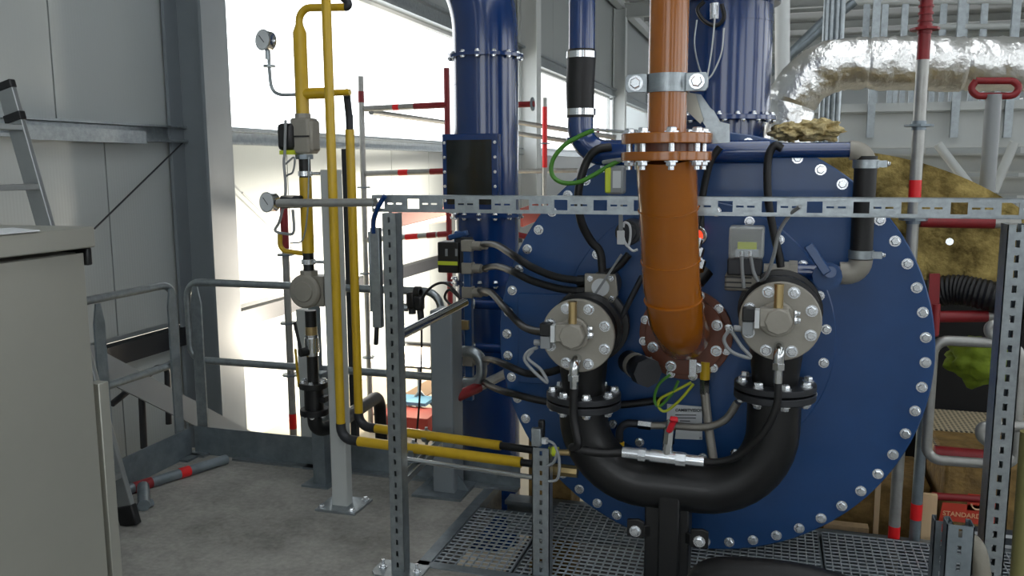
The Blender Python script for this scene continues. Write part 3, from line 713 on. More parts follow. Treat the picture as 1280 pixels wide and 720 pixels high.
tag(MB().cyl(V(347,254,Y=YC+.02), V(470,253,Y=YC+.02), .017, n=16).obj('steel_tube', TUBE), 'bare steel tube poking left out of the slotted channel past the gauge', 'tube')
# stub channels bottom right
strut_post(V(1199,690,Y=3.06).x, 3.06, 0, V(1199,657,Y=3.06).z, .085, .07, 'short slotted channel stub on the floor at lower right, nearer one', GALVD, base=False, pitch=.06, slot=(.012,.03))
strut_post(V(1178,680,Y=3.24).x, 3.24, 0, V(1178,652,Y=3.24).z, .06, .06, 'short slotted channel stub on the floor at lower right, rear one', GALVD, base=False, pitch=.06, slot=(.012,.03))
tag(MB().tube(spline([V(1200,675,Y=3.14), V(1212,676,Y=3.12), V(1222,690,Y=3.1), V(1228,725,Y=3.08)]), .030, 14).obj('grey_hose', mat('grey_ribbed_hose', (120,116,104), .5, bump=.2)), 'grey bent hose between the channel stubs and the right post', 'hose')
tag(MB().cyl(V(1289,540,Y=3.35), V(1273,760,Y=3.35), .035).obj('yellow_post', mat('khaki_paint', (128,122,74), .6)), 'dull yellow post at the far right edge behind the slotted post', 'post')

# ================================================================== left: posts and gas train
P2 = Vector((-2.038,3.70,0))
t = thing('pipe_support_post', 'pale box-section post with bolted base plate carrying the yellow pipe', 'post')
MB().bb(P2.x-.042,P2.x+.045,3.67,3.73,0,V(410,212,Y=3.7).z).obj('box_section', PGREY, t, bevel=.006)
q = MB().bb(P2.x-.10,P2.x+.12,3.60,3.80,0,.012).obj('base_plate', GALV, t, bevel=.002)
for sx in (-.075,.092):
    for sy in (3.625,3.775): bolt((P2.x+sx,sy,.012), ZA, .014, .016, q)
p3 = V(398,607,Z=0)
t = thing('pipe_support_post', 'dark slim post on a small foot plate behind the yellow pipe post', 'post')
MB().bb(p3.x-.03,p3.x+.045,p3.y,p3.y+.07,0,.62).obj('box_section', GALVD, t, bevel=.004); MB().bb(p3.x-.08,p3.x+.08,p3.y-.04,p3.y+.11,0,.01).obj('base_plate', GALVD, t)
t = thing('pipe_support_post', 'pale strut behind the black flanged valve of the gas train', 'post')
p4_ = V(388,580,Z=0)
MB().bb(p4_.x-.055,p4_.x+.04,p4_.y,p4_.y+.06,0,V(388,388,Y=p4_.y).z).obj('box_section', PGREY, t, bevel=.004); MB().bb(p4_.x-.08,p4_.x+.08,p4_.y-.04,p4_.y+.1,0,.01).obj('base_plate', GALVD, t)
SQ = Vector((-1.60,4.05,0))
t = thing('square_column', 'square grey column with base plate beside the blue duct', 'column')
MB().bb(SQ.x-.06,SQ.x+.06,SQ.y-.07,SQ.y+.08,0,V(556,388,Y=4.0).z).obj('shaft', GREYP, t, bevel=.008)
MB().bb(SQ.x-.15,SQ.x+.12,SQ.y-.14,SQ.y+.14,0,.014).obj('base_plate', GALVD, t)
for s in (-1,1): MB().prism([(0,0),(.06,0),(0,.08)], (SQ.x+(-.06 if s<0 else .06),SQ.y-.005,.014), XA*s, ZA, .01).obj('gusset', GALVD, t)
tag(MB().tube([V(494,422,Y=3.30), V(581,378,Y=3.95)], .022, 16).obj('steel_tube', CHROME), 'shiny steel tube reaching back from the left strut post to the square column', 'tube')
# gas train
YG = 3.72; gxx = V(387,360,Y=YG).x
def gz(py): return V(387,py,Y=YG).z
def gp(py): return Vector((gxx,YG,gz(py)))
t = thing('gas_train', 'yellow and black gas pipe train with valves on the left', 'gas pipe')
rg = S(7.6, gp(250))
MB().tube([gp(142), gp(40), gp(30), gp(26)], [rg*1.08,rg*1.08,rg*.62,rg*.6], 20).obj('upper_pipe', YEL, t)
MB().tube(fillet([gp(27), gp(9), V(432,9,Y=YG)], .06), rg*.6, 16).obj('top_bend', YEL, t)
MB().tube(fillet([V(432,9,Y=YG), V(441,9,Y=YG), V(420,-12,Y=YG)], .02), rg*.62, 14).obj('dark_end', DARKM, t)
MB().tube([gp(117), gp(117)+XA*.15, gp(117)+XA*.17, gp(117)+XA*.255], [rg*.9,rg*.9,rg*.5,rg*.5], 16).obj('branch', YEL, t)
MB().cyl(gp(142), gp(152), rg*1.3, n=8).obj('union', CASTG, t)
v = gp(170)
va = MB().box(v+XA*.005, (.10,.10,.17)).box(v+XA*.055, (.03,.08,.15))
va.obj('valve_body', CASTG, t, bevel=.012)
ac_ = MB().box(v+Vector((-.065,-.02,-.005)), (.085,.10,.13)).obj('actuator', PLASTB, t, bevel=.02)
MB().box(v+Vector((-.058,-.022,-.078)), (.075,.09,.02)).obj('lime_strip', LIME, ac_)
MB().bar(v+Vector((-.055,-.05,-.003)), v+Vector((.06,-.055,-.003)), .008, .008).obj('strap', PLASTB, t)
MB().cyl(gp(193), gp(199), rg*1.5, n=8).obj('union', GALVD, t)
MB().cyl(gp(195), gp(225), rg*.95, n=20).obj('black_nipple', BLACKP, t)
for py in (217, 327):
    MB().ring(gp(py+3), gp(py-3), rg*1.15, rg*.8, 24).tube([gp(py)+XA*rg, gp(py)+XA*.1], .008).obj('pipe_clip', ZINC, t)
MB().cyl(gp(222), gp(316), rg, n=24).obj('middle_pipe', YEL, t)
MB().cyl(gp(316), gp(345), rg*.9, n=20).obj('black_nipple', BLACKP, t)
m_ = gp(363)
MB().lathe(m_+Vector((-.005,.06,0)), -YA, [(0,.075),(.05,.085),(.10,.085),(.112,.074),(.114,.05),(.12,.05)], 36).box(m_+Vector((.05,.02,0)),(.08,.09,.15)).obj('filter_housing', CASTG, t, bevel=.003)
MB().cyl(gp(338), gp(346), rg*1.5, n=8).obj('collar', CASTG, t)
MB().cyl(gp(388), gp(411), rg*.95, n=20).obj('black_nipple', BLACKP, t)
MB().cyl(gp(408), gp(420), rg*.97, n=20).obj('brass_ring', BRASS, t)
MB().cyl(gp(418), gp(444), rg*1.12, n=8).cyl(gp(422), gp(440), rg*1.2, n=24).obj('ball_valve', CHROME, t)
MB().tube([gp(438)+Vector((-.035,-.045,0)), gp(401)+Vector((-.062,-.05,0))], .008).cyl(gp(438)+Vector((-.01,-.02,0)), gp(438)+Vector((-.03,-.06,0)), .022).obj('valve_lever', PLASTB, t)
MB().cyl(gp(444), gp(480), rg*.95, n=20).obj('black_nipple', BLACKP, t)
f = MB().cyl(gp(477), gp(484), .072, n=32).cyl(gp(484), gp(512), .048, n=28).cyl(gp(510), gp(517), .072, n=32).box(gp(497)+XA*.06, (.03,.05,.03)).obj('flanged_valve', BLACKP, t, bevel=.003)
for p in circ(gp(477), ZA, .057, 6, .3): bolt(p, ZA, .011, .012, f)
for p in circ(gp(517), ZA, .057, 6, .3): bolt(p, -ZA, .011, .012, f)
MB().bar(gp(482)+Vector((-.058,-.04,0)), gp(435)+Vector((-.07,-.04,0)), .018, .006, XA).obj('yellow_handle', YEL, t, bevel=.002)
el = gp(517)
MB().tube(fillet([el, gp(538), gp(538)+Vector((.05,.10,.0)), V(474,494,Y=4.55), V(478,570,Y=4.55)], .09), rg*1.25, 18).obj('outlet_elbow', BLACKP, t)
# small impulse line with gauges
def gauge(c, lab, stem, yaw=-.25):
    t = thing('pressure_gauge', lab, 'gauge'); c = Vector(c)
    d = Vector((math.sin(yaw)*1, -math.cos(yaw), .05)).normalized()
    MB().lathe(c, d, [(0,.038),(.004,.046),(.042,.046),(.046,.049),(.050,.049)], 28).obj('case', CHROME, t)
    MB().cyl(c+d*.0505, c+d*.0515, .043, n=28).obj('dial', PAPER, t)
    u = d.cross(ZA).normalized(); MB().bar(c+d*.053-u*.012-ZA*.012, c+d*.053+u*.02+ZA*.022, .003, .002, d).obj('needle', INK, t)
    if stem: MB().tube(stem, .008, 10).cyl(Vector(stem[0])-ZA*.05, Vector(stem[0])-ZA*.06, .028).cyl(c-ZA*.045+d*.02, c-ZA*.085+d*.02, .012, n=6).obj('stem', GALV, t)
gauge(V(338,52,Y=3.70), 'upper round pressure gauge against the bright window', spline([V(336,68,Y=3.68), V(337,90,Y=3.69), V(340,110,Y=3.70), V(350,118,Y=3.70), V(374,118,Y=3.72)]))
gauge(V(343,253,Y=3.62), 'lower round pressure gauge at the end of the bare steel tube', None)
t = thing('impulse_line', 'thin yellow impulse pipe with pressure switch looping left of the gas train', 'pipe')
MB().tube(fillet([V(350,290,Y=YG), V(350,313,Y=YG), V(380,317,Y=YG)], .04), .012, 12).obj('yellow_pipe', YEL, t)
MB().box(V(362,252,Y=3.66), (.07,.06,.06)).obj('pressure_switch', CASTG, t, bevel=.008)
MB().cyl(V(352,253,Y=3.64), V(377,252,Y=3.66), .03).obj('switch_head', DARKM, t)
MB().tube(spline([V(a,b,Y=3.64) for a,b in ((357,150),(356,190),(355,205),(357,240),(350,275),(344,288),(356,292),(367,290),(366,262))]), .007, 8).obj('cable', PLASTG, t)
MB().tube(spline([V(a,b,Y=3.66) for a,b in ((357,205),(368,197),(366,215),(357,222),(357,248))]), .005, 8).obj('cable_loop', PLASTG, t)
MB().tube(spline([V(a,b,Y=3.66) for a,b in ((364,304),(378,300),(384,270),(386,220),(386,196))]), .004, 6).obj('thin_cable', GALV, t)
# yellow pipe runs
t = thing('yellow_pipe', 'long yellow gas pipe falling down the pale post and turning right, nearer run', 'gas pipe')
yx = V(418,300,Y=3.61).x; zq = V(430,549,Y=3.61).z
e1 = V(652,578,Y=3.52)
MB().cyl((yx,3.61,V(412,-110,Y=3.61).z),(yx,3.61,zq+.07), .022, n=20).obj('riser', YEL, t)
c1 = Vector((yx,3.61,zq))
dr = (e1-c1).normalized()
MB().tube(fillet([c1+ZA*.08, c1, c1+dr*.10], .06), .024, 16).obj('elbow', DARKM, t)
MB().cyl(c1+dr*.10, e1, .024, n=20).obj('run', YEL, t); MB().cyl(e1, e1+dr*.25, .017, n=16).obj('end_nipple', BLACKP, t)
t2 = thing('yellow_pipe', 'yellow gas pipe from the branch elbow turning right at the floor, rear run', 'gas pipe')
y2 = V(441.5,300,Y=3.80).x; zt2 = V(440,117,Y=3.80).z; zq2 = V(455,533,Y=3.80).z
e2 = V(626,557,Y=3.72); c2 = Vector((y2,3.8,zq2)); dr2 = (e2-c2).normalized()
MB().tube(fillet([gp(117)+XA*.24, Vector((y2,3.78,zt2)), Vector((y2,3.8,zt2-.12))], .03), .017, 14).obj('top_elbow', DARKM, t2)
MB().cyl((y2,3.8,zt2-.10),(y2,3.8,zt2-.18), .018).obj('dark_section', DARKM, t2)
MB().cyl((y2,3.8,zt2-.17),(y2,3.8,zq2+.06), .022, n=20).obj('riser', YEL, t2)
MB().tube(fillet([c2+ZA*.07, c2, c2+dr2*.10], .06), .024, 16).obj('elbow', DARKM, t2)
MB().cyl(c2+dr2*.10, e2, .023, n=20).obj('run', YEL, t2); MB().cyl(e2, e2+dr2*.28, .018, n=16).obj('end_nipple', BLACKP, t2)
t = thing('pipe_bracket', 'strut bracket with two clips carrying the yellow pipe runs', 'bracket')
a = V(495,608,Y=3.25); b = V(548,556,Y=3.86)
MB().bar(a+XA*.02, b+XA*.02, .006, .03).bar(a-XA*.02, b-XA*.02, .006, .03).bar(a-ZA*.014, b-ZA*.014, .045, .004).obj('arm', GALV, t)
for o_, d_ in ((V(517,561,Y=3.58),dr),(V(533,545,Y=3.77),dr2)):
    MB().ring(o_-d_*.013, o_+d_*.013, .031, .023, 20).cyl(o_+ZA*.03-d_*0, o_+ZA*.045, .008).cyl(o_-ZA*.03, o_-ZA*.075, .008).obj('pipe_clip', GALV, t)
tag(MB().cyl(V(430,545,Y=3.52), V(672,596,Y=3.30), .010, n=12).obj('thin_rod', CHROME), 'thin shiny rod running below the yellow pipe runs', 'rod') if False else tag(MB().cyl(V(500,573,Y=3.4), V(668,597,Y=3.31), .011, n=12).obj('thin_rod', CHROME), 'thin shiny rod running below the yellow pipe runs', 'rod')
t = thing('valve_switch', 'small switch box with cables on top of the short slotted post', 'switch')
MB().box(V(671,546,Y=3.24), (.04,.03,.075)).obj('bracket', GALV, t, bevel=.004)
MB().box(V(677,538,Y=3.28), (.025,.03,.09)).obj('plug', PLASTB, t, bevel=.006); MB().cyl(V(681,548,Y=3.24), V(681,554,Y=3.24), .014).obj('knob', PAPER, t)
MB().cyl(V(686,564,Y=3.3), V(698,565,Y=3.3), .02).obj('yellow_cap', LIME, t); MB().cyl(V(697,565,Y=3.3), V(712,566,Y=3.3), .013).obj('nipple', BRASS, t)
MB().cyl(V(686,586,Y=3.42), V(722,590,Y=3.42), .026, n=8).obj('brass_union', BRASS, t)
MB().tube(spline([V(a,b,Y=3.22) for a,b in ((683,550),(693,556),(699,575),(697,598),(686,602))]), .006, 8).obj('cable', PLASTG, t)
MB().tube(spline([V(a,b,Y=3.24) for a,b in ((697,565),(692,578),(684,582))]), .006, 8).obj('cable', PLASTG, t)
# ================================================================== instruments in the middle
t = thing('servo_actuator', 'black actuator box with lime stripe beside the blue duct', 'actuator')
ya = 4.4
q0, q1 = V(547,341,Y=ya), V(573,303,Y=ya)
bx = MB().bb(q0.x,q1.x,ya,ya+.12,q0.z,q1.z).obj('housing', PLASTB, t, bevel=.008)
l0, l1 = V(547,331,Y=ya), V(572,327,Y=ya); MB().bb(l0.x+.002,l1.x,ya-.003,ya,l0.z,l1.z).obj('lime_stripe', LIME, bx)
g0, g1 = V(570,341,Y=ya+.03), V(585,298,Y=ya+.03); MB().bb(g0.x,g1.x,ya+.02,ya+.12,g0.z,g1.z).obj('side_case', DARKM, t, bevel=.006)
MB().bar(V(562,297,Y=ya+.04), V(584,291,Y=ya+.04), .05, .03).cyl(V(572,303,Y=ya+.05), V(572,289,Y=ya+.05), .02).obj('blue_handle', BLUE, t, bevel=.006)
for k,(py,lx) in enumerate(((317,553),(317,566))): MB().bb(V(lx-1.5,0,Y=ya).x,V(lx+1.5,0,Y=ya).x,ya-.003,ya,V(lx,320,Y=ya).z,V(lx,311,Y=ya).z).obj('indicator', PLASTG, bx)
# air manifold
t = thing('air_manifold', 'slim blue vertical manifold with brass fittings feeding the black hoses', 'manifold')
ym = 4.3; xm = V(586,400,Y=ym).x
def mz(py): return V(586,py,Y=ym).z
MB().bb(xm-.022,xm+.022,ym-.02,ym+.02,mz(500),mz(305)).obj('block', BLUE, t, bevel=.006)
for py in (307, 335, 365, 450, 477):
    MB().cyl((xm,ym,mz(py)),(xm+.08,ym-.01,mz(py)), .026, n=8).cyl((xm+.08,ym-.01,mz(py)),(xm+.115,ym-.015,mz(py)), .018).box((xm,ym,mz(py)),(.06,.055,.06)).obj('fitting', CASTG, t, bevel=.004)
MB().box((xm-.012,ym-.03,mz(405)),(.045,.03,.05)).obj('brass_block', BRASS, t, bevel=.003)
tag(MB().tube(fillet([V(566,440,Y=4.25), V(602,438,Y=4.25), V(602,478,Y=4.25), V(580,480,Y=4.25)], .07), .03, 16).obj('curved_pipe', GALV), 'curved galvanised pipe bend beside the blue manifold', 'pipe')
tag(MB().cyl(V(564,499,Y=4.05), V(598,484,Y=4.25), .03).obj('red_tube', RED), 'dark red tube end sticking out left beneath the blue manifold', 'tube')
tag(MB().cyl(V(598,484,Y=4.25), V(634,466,Y=4.5), .026).obj('grey_tube', TUBE), 'grey tube continuing behind the dark red tube end', 'tube')
hs = [('uppermost black hose from the manifold to the small valve head', [(604,305,4.28),(620,306,3.95),(640,318,3.62),(665,334,3.56),(695,346,3.52),(726,351,3.5)]),
      ('second black hose from the manifold to the small valve head', [(606,335,4.28),(622,333,3.95),(640,339,3.62),(665,351,3.56),(700,361,3.52),(726,364,3.5)]),
      ('third black hose from the manifold to the left burner connector', [(600,363,4.28),(614,366,3.95),(632,386,3.62),(650,405,3.5),(666,413,3.35),(688,416,3.2)]),
      ('fourth black hose sagging across the blue plate below the cover', [(604,449,4.28),(616,450,3.95),(632,456,3.62),(660,467,3.58),(688,465,3.52),(712,456,3.48)]),
      ('lowest black hose running right behind the left flange pair', [(604,477,4.28),(618,485,3.95),(640,492,3.62),(690,503,3.60),(760,507,3.6),(830,500,3.6)])]
for lab, pts in hs:
    tag(MB().tube(spline([V(a,b,Y=y_) for a,b,y_ in pts]), .0165, 12).obj('rubber_hose', RUBBER), lab, 'hose')
# small valve head on plate
t = thing('pilot_valve', 'small grey valve head with round white face above the left burner', 'valve')
c = V(751,359,Y=3.48)
MB().prism([(-.07,-.05),(-.03,-.07),(.05,-.065),(.072,-.03),(.06,.055),(-.07,.055)], c, XA, ZA, -.02).obj('face_plate', CASTG, t, bevel=.004)
MB().cyl(c+YA*.021, c+YA*.15, .062, n=24).obj('body', DARKM, t)
MB().cyl(c-YA*.002-YA*.0, c-YA*.012, .037, n=28).obj('round_face', PAPER, t)
for sx,sz in ((-.045,.035),(.042,.038),(-.04,-.045),(.045,-.045)): bolt(c+Vector((sx,-.001,sz)), -YA, .009, .01, t)
for py in (351,364): MB().cyl(V(722,py,Y=3.5), V(731,py,Y=3.5), .024, n=8).obj('gland', PLASTB, t)
tag(MB().tube(spline([V(a,b,Y=y) for a,b,y in ((763,184,3.45),(745,188,3.42),(732,205,3.42),(723,240,3.40),(726,275,3.42),(738,300,3.45),(750,315,3.46),(753,340,3.46))]), .017, 12).obj('rubber_hose', RUBBER), 'black hose from the header elbow down behind the channel to the valve head', 'hose')
tag(MB().tube(spline([V(a,b,Y=3.5) for a,b in ((786,318),(778,328),(768,337),(757,341))]), .015, 12).obj('rubber_hose', RUBBER), 'short black hose from the flame scanner to the valve head', 'hose')
tag(MB().cyl(V(776,398,Y=3.5), V(803,345,Y=3.5), .012).obj('thin_rod', DARKM), 'dark slanting rod between valve head and orange pipe', 'rod')
tag(MB().cyl(V(741,372,Y=3.42), V(777,318,Y=3.42), .005, n=8).obj('thin_rod', PLASTG), 'thin grey rod slanting up from the valve head', 'rod')
# flame scanner left of orange pipe
t = thing('flame_scanner', 'dark scanner with looped pale cable just left of the orange pipe', 'sensor')
c = V(787,290,Y=3.5); MB().cyl(c+YA*.08, c-YA*.05, .052, n=24).cyl(c-YA*.05, c-YA*.07, .04, n=8).obj('housing', DARKM, t, bevel=.004)
MB().tube(spline([V(a,b,Y=3.40) for a,b in ((779,284),(781,278),(787,282),(788,295),(785,308),(780,300),(778,288),(781,302),(790,313),(797,312))]), .005, 8).obj('cable_loop', PAPER, t)
MB().bar(V(776,252,Y=3.38), V(776,292,Y=3.38), .016, .006, YA).obj('chain_tie', PLASTG, t); MB().box(V(776,297,Y=3.37), (.03,.008,.055)).obj('name_tag', PAPER, t, bevel=.002)
t = thing('pilot_burner', 'chrome fittings with a red glowing sight glass right of the orange pipe', 'sensor')
c = V(872,294,Y=3.5)
MB().ring(c, c-YA*.04, .04, .024, 24).obj('bezel', CHROME, t, bevel=.003); MB().cyl(c+YA*.01, c-YA*.03, .025, n=20).obj('sight_glass', PILOT, t)
for k,(a,b) in enumerate(((876,312),(871,322),(878,327),(874,300))): MB().cyl(V(a,b,Y=3.46), V(a-3,b+11,Y=3.43), .016, n=8).obj('fitting', CHROME, t)
MB().cyl(V(876,268,Y=3.5), V(876,288,Y=3.5), .014).cyl(V(880,335,Y=3.52), V(868,350,Y=3.5), .045).obj('dark_stem', BLACKP, t)
# sensor box by the flange
t = thing('junction_box', 'small grey junction box with lime edge left of the orange flange', 'box')
c0, c1_ = V(757,243,Y=3.3), V(779,207,Y=3.3)
MB().bb(c0.x,c1_.x,3.3,3.38,c0.z,c1_.z).obj('case', PLASTG, t, bevel=.01)
MB().bb(c0.x-.003,c0.x+.02,3.292,3.37,c0.z+.005,c1_.z-.005).obj('lime_edge', LIME, t, bevel=.006)
MB().bb(c0.x+.028,c1_.x-.008,3.296,3.3,c0.z+.025,c1_.z-.02).obj('white_label', PAPER, t)
MB().cyl(V(754,203,Y=3.33), V(800,196,Y=3.25), .008).obj('cable', PLASTG, t)
tag(MB().tube(spline([V(a,b,Y=3.3) for a,b in ((742,163),(725,170),(705,182),(691,200),(690,218),(702,228),(722,228),(740,220),(757,210),(775,200))]), .009, 10).obj('earth_cable', GREEN), 'green and yellow earth cable looping left of the junction box', 'cable')
tag(MB().cyl(V(742,162,Y=3.3), V(782,165,Y=3.15), .006).obj('earth_lug', ZINC), 'straight earth lug rod reaching the orange flange', 'rod')
# small earth wires below the flange
for lab, pts, mt in (('green earth wire hanging left below the brown flange', [(838,468),(824,480),(818,498),(824,508),(840,492),(848,476)], GREEN),
                     ('yellow-green earth wire looped below the brown flange', [(864,478),(845,488),(826,498),(823,508),(832,514),(850,500),(867,480)], GRYEL)):
    tag(MB().tube(spline([V(a,b,Y=3.48) for a,b in pts]), .006, 8).obj('earth_wire', mt), lab, 'cable')
tag(MB().box(V(866,460,Y=3.50), (.03,.01,.075)).obj('earth_strap', ZINC, bevel=.002), 'bright earth strap tab bolted to the brown flange bottom', 'strap')
# yellow stub under flange is part of hose; sight-tube left of flange
t = thing('sight_tube', 'black sight tube with hexagonal collar between left burner and orange flange', 'tube')
MB().cyl(V(786,452,Y=3.62), V(806,464,Y=3.45), .05).obj('tube', BLACKP, t); MB().cyl(V(793,456,Y=3.56), V(797,458.5,Y=3.53), .054).obj('pale_ring', CASTG, t); MB().tube([V(803,462,Y=3.47), V(810,466,Y=3.42)], .062, 8).obj('hex_collar', DARKM, t)
# igniter box, right of the orange pipe
t = thing('ignition_unit', 'grey ignition box with clear lid and lime label right of the orange pipe', 'box')
y = 3.42; a, b = V(910,323,Y=y), V(956,284,Y=y)
MB().bb(a.x,b.x,y+.03,y+.12,a.z,b.z).obj('back_case', PLASTG, t, bevel=.01)
lid = MB().bb(a.x,b.x,y-.01,y+.03,a.z,b.z).obj('clear_lid', CLEAR, t, bevel=.01)
l0, l1 = V(922,311,Y=y+.02), V(946,303,Y=y+.02); MB().bb(l0.x,l1.x,y+.012,y+.03,l0.z,l1.z).obj('lime_label', LIME, t)
MB().bb(l0.x-.008,l1.x+.008,y+.016,y+.032,l0.z-.03,l0.z).obj('terminal_block', GALV, t)
for px in (927,938): MB().cyl(V(px,314,Y=y), V(px,323,Y=y), .009).obj('gland', ZINC, t)
k0, k1 = V(909,343,Y=y+.03), V(953,323,Y=y+.03)
MB().bb(k0.x,k1.x,y+.01,y+.12,k0.z,k1.z).obj('lower_case', DARKM, t, bevel=.006)
k0, k1 = V(906,362,Y=y+.06), V(950,343,Y=y+.06)
MB().bb(k0.x,k1.x,y+.03,y+.14,k0.z,k1.z).obj('base', CASTG, t, bevel=.008)
for j in range(3): MB().bb(k0.x,k1.x-.03,y+.022,y+.03,k0.z+.012+.02*j,k0.z+.018+.02*j).obj('rib', PLASTB, t)
for lab, pts in (('grey cable from the channel slot curving down to the ignition box', [(1000,258),(988,268),(974,290),(967,320),(958,345),(950,352)]),
                 ('grey cable dropping from the ignition box gland leftmost', [(927,320),(928,340),(930,360)]),
                 ('grey cable dropping from the ignition box gland rightmost', [(938,320),(942,340),(948,352)]),
                 ('thin grey cable looping from the right burner connector to the flange', [(912,412),(905,425),(915,440),(938,447),(926,432),(915,415)]),
                 ('grey cable loop hanging at the left burner connector', [(672,434),(660,440),(656,450),(668,465),(684,478),(676,462),(660,448),(666,438)])):
    yy = 3.14 if '1000' in str(pts) or 'slot' in lab else 3.36 if 'ignition' in lab else 3.2
    tag(MB().tube(spline([V(a,b,Y=yy+(.25*k/(len(pts)-1) if 'slot' in lab else 0)) for k,(a,b) in enumerate(pts)]), .007, 8).obj('grey_cable', PLASTG), lab, 'cable')
t = thing('black_fitting', 'black hose nipple hanging off the back of the right burner disc', 'fitting') if False else None
# valve cluster on the railing end
t = thing('pressure_regulator', 'black regulator with cables clamped to the railing end', 'regulator')
c = V(515,375,Y=4.18)
MB().box(c, (.05,.06,.09)).box(c+Vector((.05,-.02,-.01)), (.05,.05,.08)).obj('body', PLASTB, t, bevel=.012)
MB().cyl(c+Vector((-.02,-.01,-.04)), c+Vector((-.06,-.02,-.04)), .022).obj('knob', GALV, t)
MB().cyl(c+Vector((0,0,-.04)), c+Vector((0,0,-.075)), .02).cyl(c+Vector((.055,-.02,-.05)), c+Vector((.06,-.02,-.11)), .018).obj('outlets', DARKM, t)
MB().ring(c+Vector((.02,.0,.04)), c+Vector((.05,.0,.04)), .035, .022, 20).obj('clamp', PLASTB, t)
MB().tube(spline([V(a,b,Y=4.15) for a,b in ((526,390),(530,370),(542,357),(556,354),(570,365),(575,377),(566,382),(556,372),(562,362),(574,372),(580,376))]), .007, 8).obj('cable', RUBBER, t)
MB().tube(spline([V(a,b,Y=4.3) for a,b in ((527,385),(527,430),(526,470),(522,530),(514,600))]), .006, 8).obj('drop_cable', RUBBER, t)
# ================================================================== scaffold
def tube_thing(a, b, lab, r=.0242, mt=None, bands=(), collars=(), name='scaffold_tube', group=None):
    a, b = Vector(a), Vector(b); t = thing(name, lab, 'scaffold tube', group)
    MB().cyl(a, b, r, n=16).obj('tube', mt or TUBE, t)
    d = (b-a)
    for f0, f1, m_ in bands: MB().ring(a+d*f0, a+d*f1, r+.0015, r*.9, 16).obj('band', m_, t)
    for f in collars: MB().ring(a+d*f-d.normalized()*.006, a+d*f+d.normalized()*.006, r*2.3, r*.9, 16).obj('rosette', GALVD, t)
    return t
def vt(px, Y, py0, py1, *a, **k):
    p = V(px, (py0+py1)/2, Y=Y); return tube_thing((p.x,Y,GZ0), (p.x,Y,V(px,py0,Y=Y).z), *a, **k)
vt(458, 6.7, 95, 600, 'vertical scaffold tube rising behind the left strut post', bands=((.93,.96,RED),), collars=(.46,.22,.70))
vt(361, 5.0, 255, 560, 'vertical scaffold tube with dark red top behind the gas train', bands=((.86,1,RED),(.27,.32,REDT)), collars=(.62,.45,.84))
vt(560, 6.7, 85, 330, 'red scaffold tube hidden partly by the blue duct', mt=RED, collars=(.78,.44))
vt(681, 8.5, 122, 260, 'red and grey scaffold tube in front of the window right of the blue duct', bands=((.77,.97,REDT),), collars=(.85,))
vt(747, 13, 160, 240, 'distant red scaffold tube right of the blue riser', mt=RED)
vt(765, 16, 170, 240, 'distant thin red scaffold tube near the orange flange', mt=RED)
def ht(a, b, Y, lab, **k): return tube_thing(V(*a, Y=Y), V(*b, Y=Y), lab, **k)
ht((456,136),(560,131), 6.7, 'upper horizontal scaffold tube with red half left of the blue duct', bands=((.35,.42,REDT),(.6,1,RED)))
ht((458,217),(556,214), 6.7, 'middle horizontal scaffold tube with red tape left of the blue duct', bands=((.42,.54,REDT),(.82,1,RED)))
ht((455,300),(566,292), 6.7, 'lower horizontal scaffold tube striped red and grey left of the blue duct', bands=((.48,.62,REDT),(.72,.82,RED),(.84,1,RED)))
ht((640,292),(668,298), 6.7, 'red scaffold tube between blue duct and boiler plate', mt=RED)
tube_thing(V(645,131,Y=6.9), V(668,130,Y=6.9), 'short red scaffold tube end with coupler right of the blue duct', mt=RED, collars=(.9,))
tube_thing(V(464,140,Y=6.7), V(556,153,Y=9), 'thin grey scaffold brace behind the upper horizontal tube')
ht((648,153),(770,172), 8.7, 'upper pale guard tube across the right window')
ht((648,167),(780,187), 8.9, 'lower pale guard tube across the right window')
ht((648,214),(722,213), 8.8, 'pale horizontal tube low in the right window')
tag(MB().bar(V(488,275,X=-3.35), V(556,268,X=-3.35), .03, .16).obj('toe_board', mat('red_brown_board', (140,78,66), .7, var=.15)), 'red-brown toe board behind the channel left of the blue duct', 'board')
tag(MB().bar(V(470,292,X=-3.38), V(640,250,X=-3.38), .10, .04).obj('ledge_rail', WHITEP), 'pale ledge rail under the red-brown board', 'rail')
tag(MB().bar(V(652,272,X=-2.6), V(735,240,X=-2.6), .03, .2).obj('toe_board', mat('faded_red_board', (150,70,62), .7)), 'faded red board between blue duct and boiler plate', 'board')
# tube lying on the concrete
p0, p1 = V(160,612,Z=.03), V(283,574,Z=.03)
tube_thing(p0, p1, 'scaffold tube with red tape lying on the concrete by the toe plate', r=.028, mt=GALVD, bands=((.50,.60,REDT),(.05,.22,RED)), collars=())
tag(MB().tube([V(179,608,Z=.05), V(180,632,Z=.03)], .03, 12).cyl(V(173,634,Z=.02), V(190,628,Z=.02), .02).obj('tube_stub', GALVD), 'short dark tube stub lying against the ladder foot', 'tube')
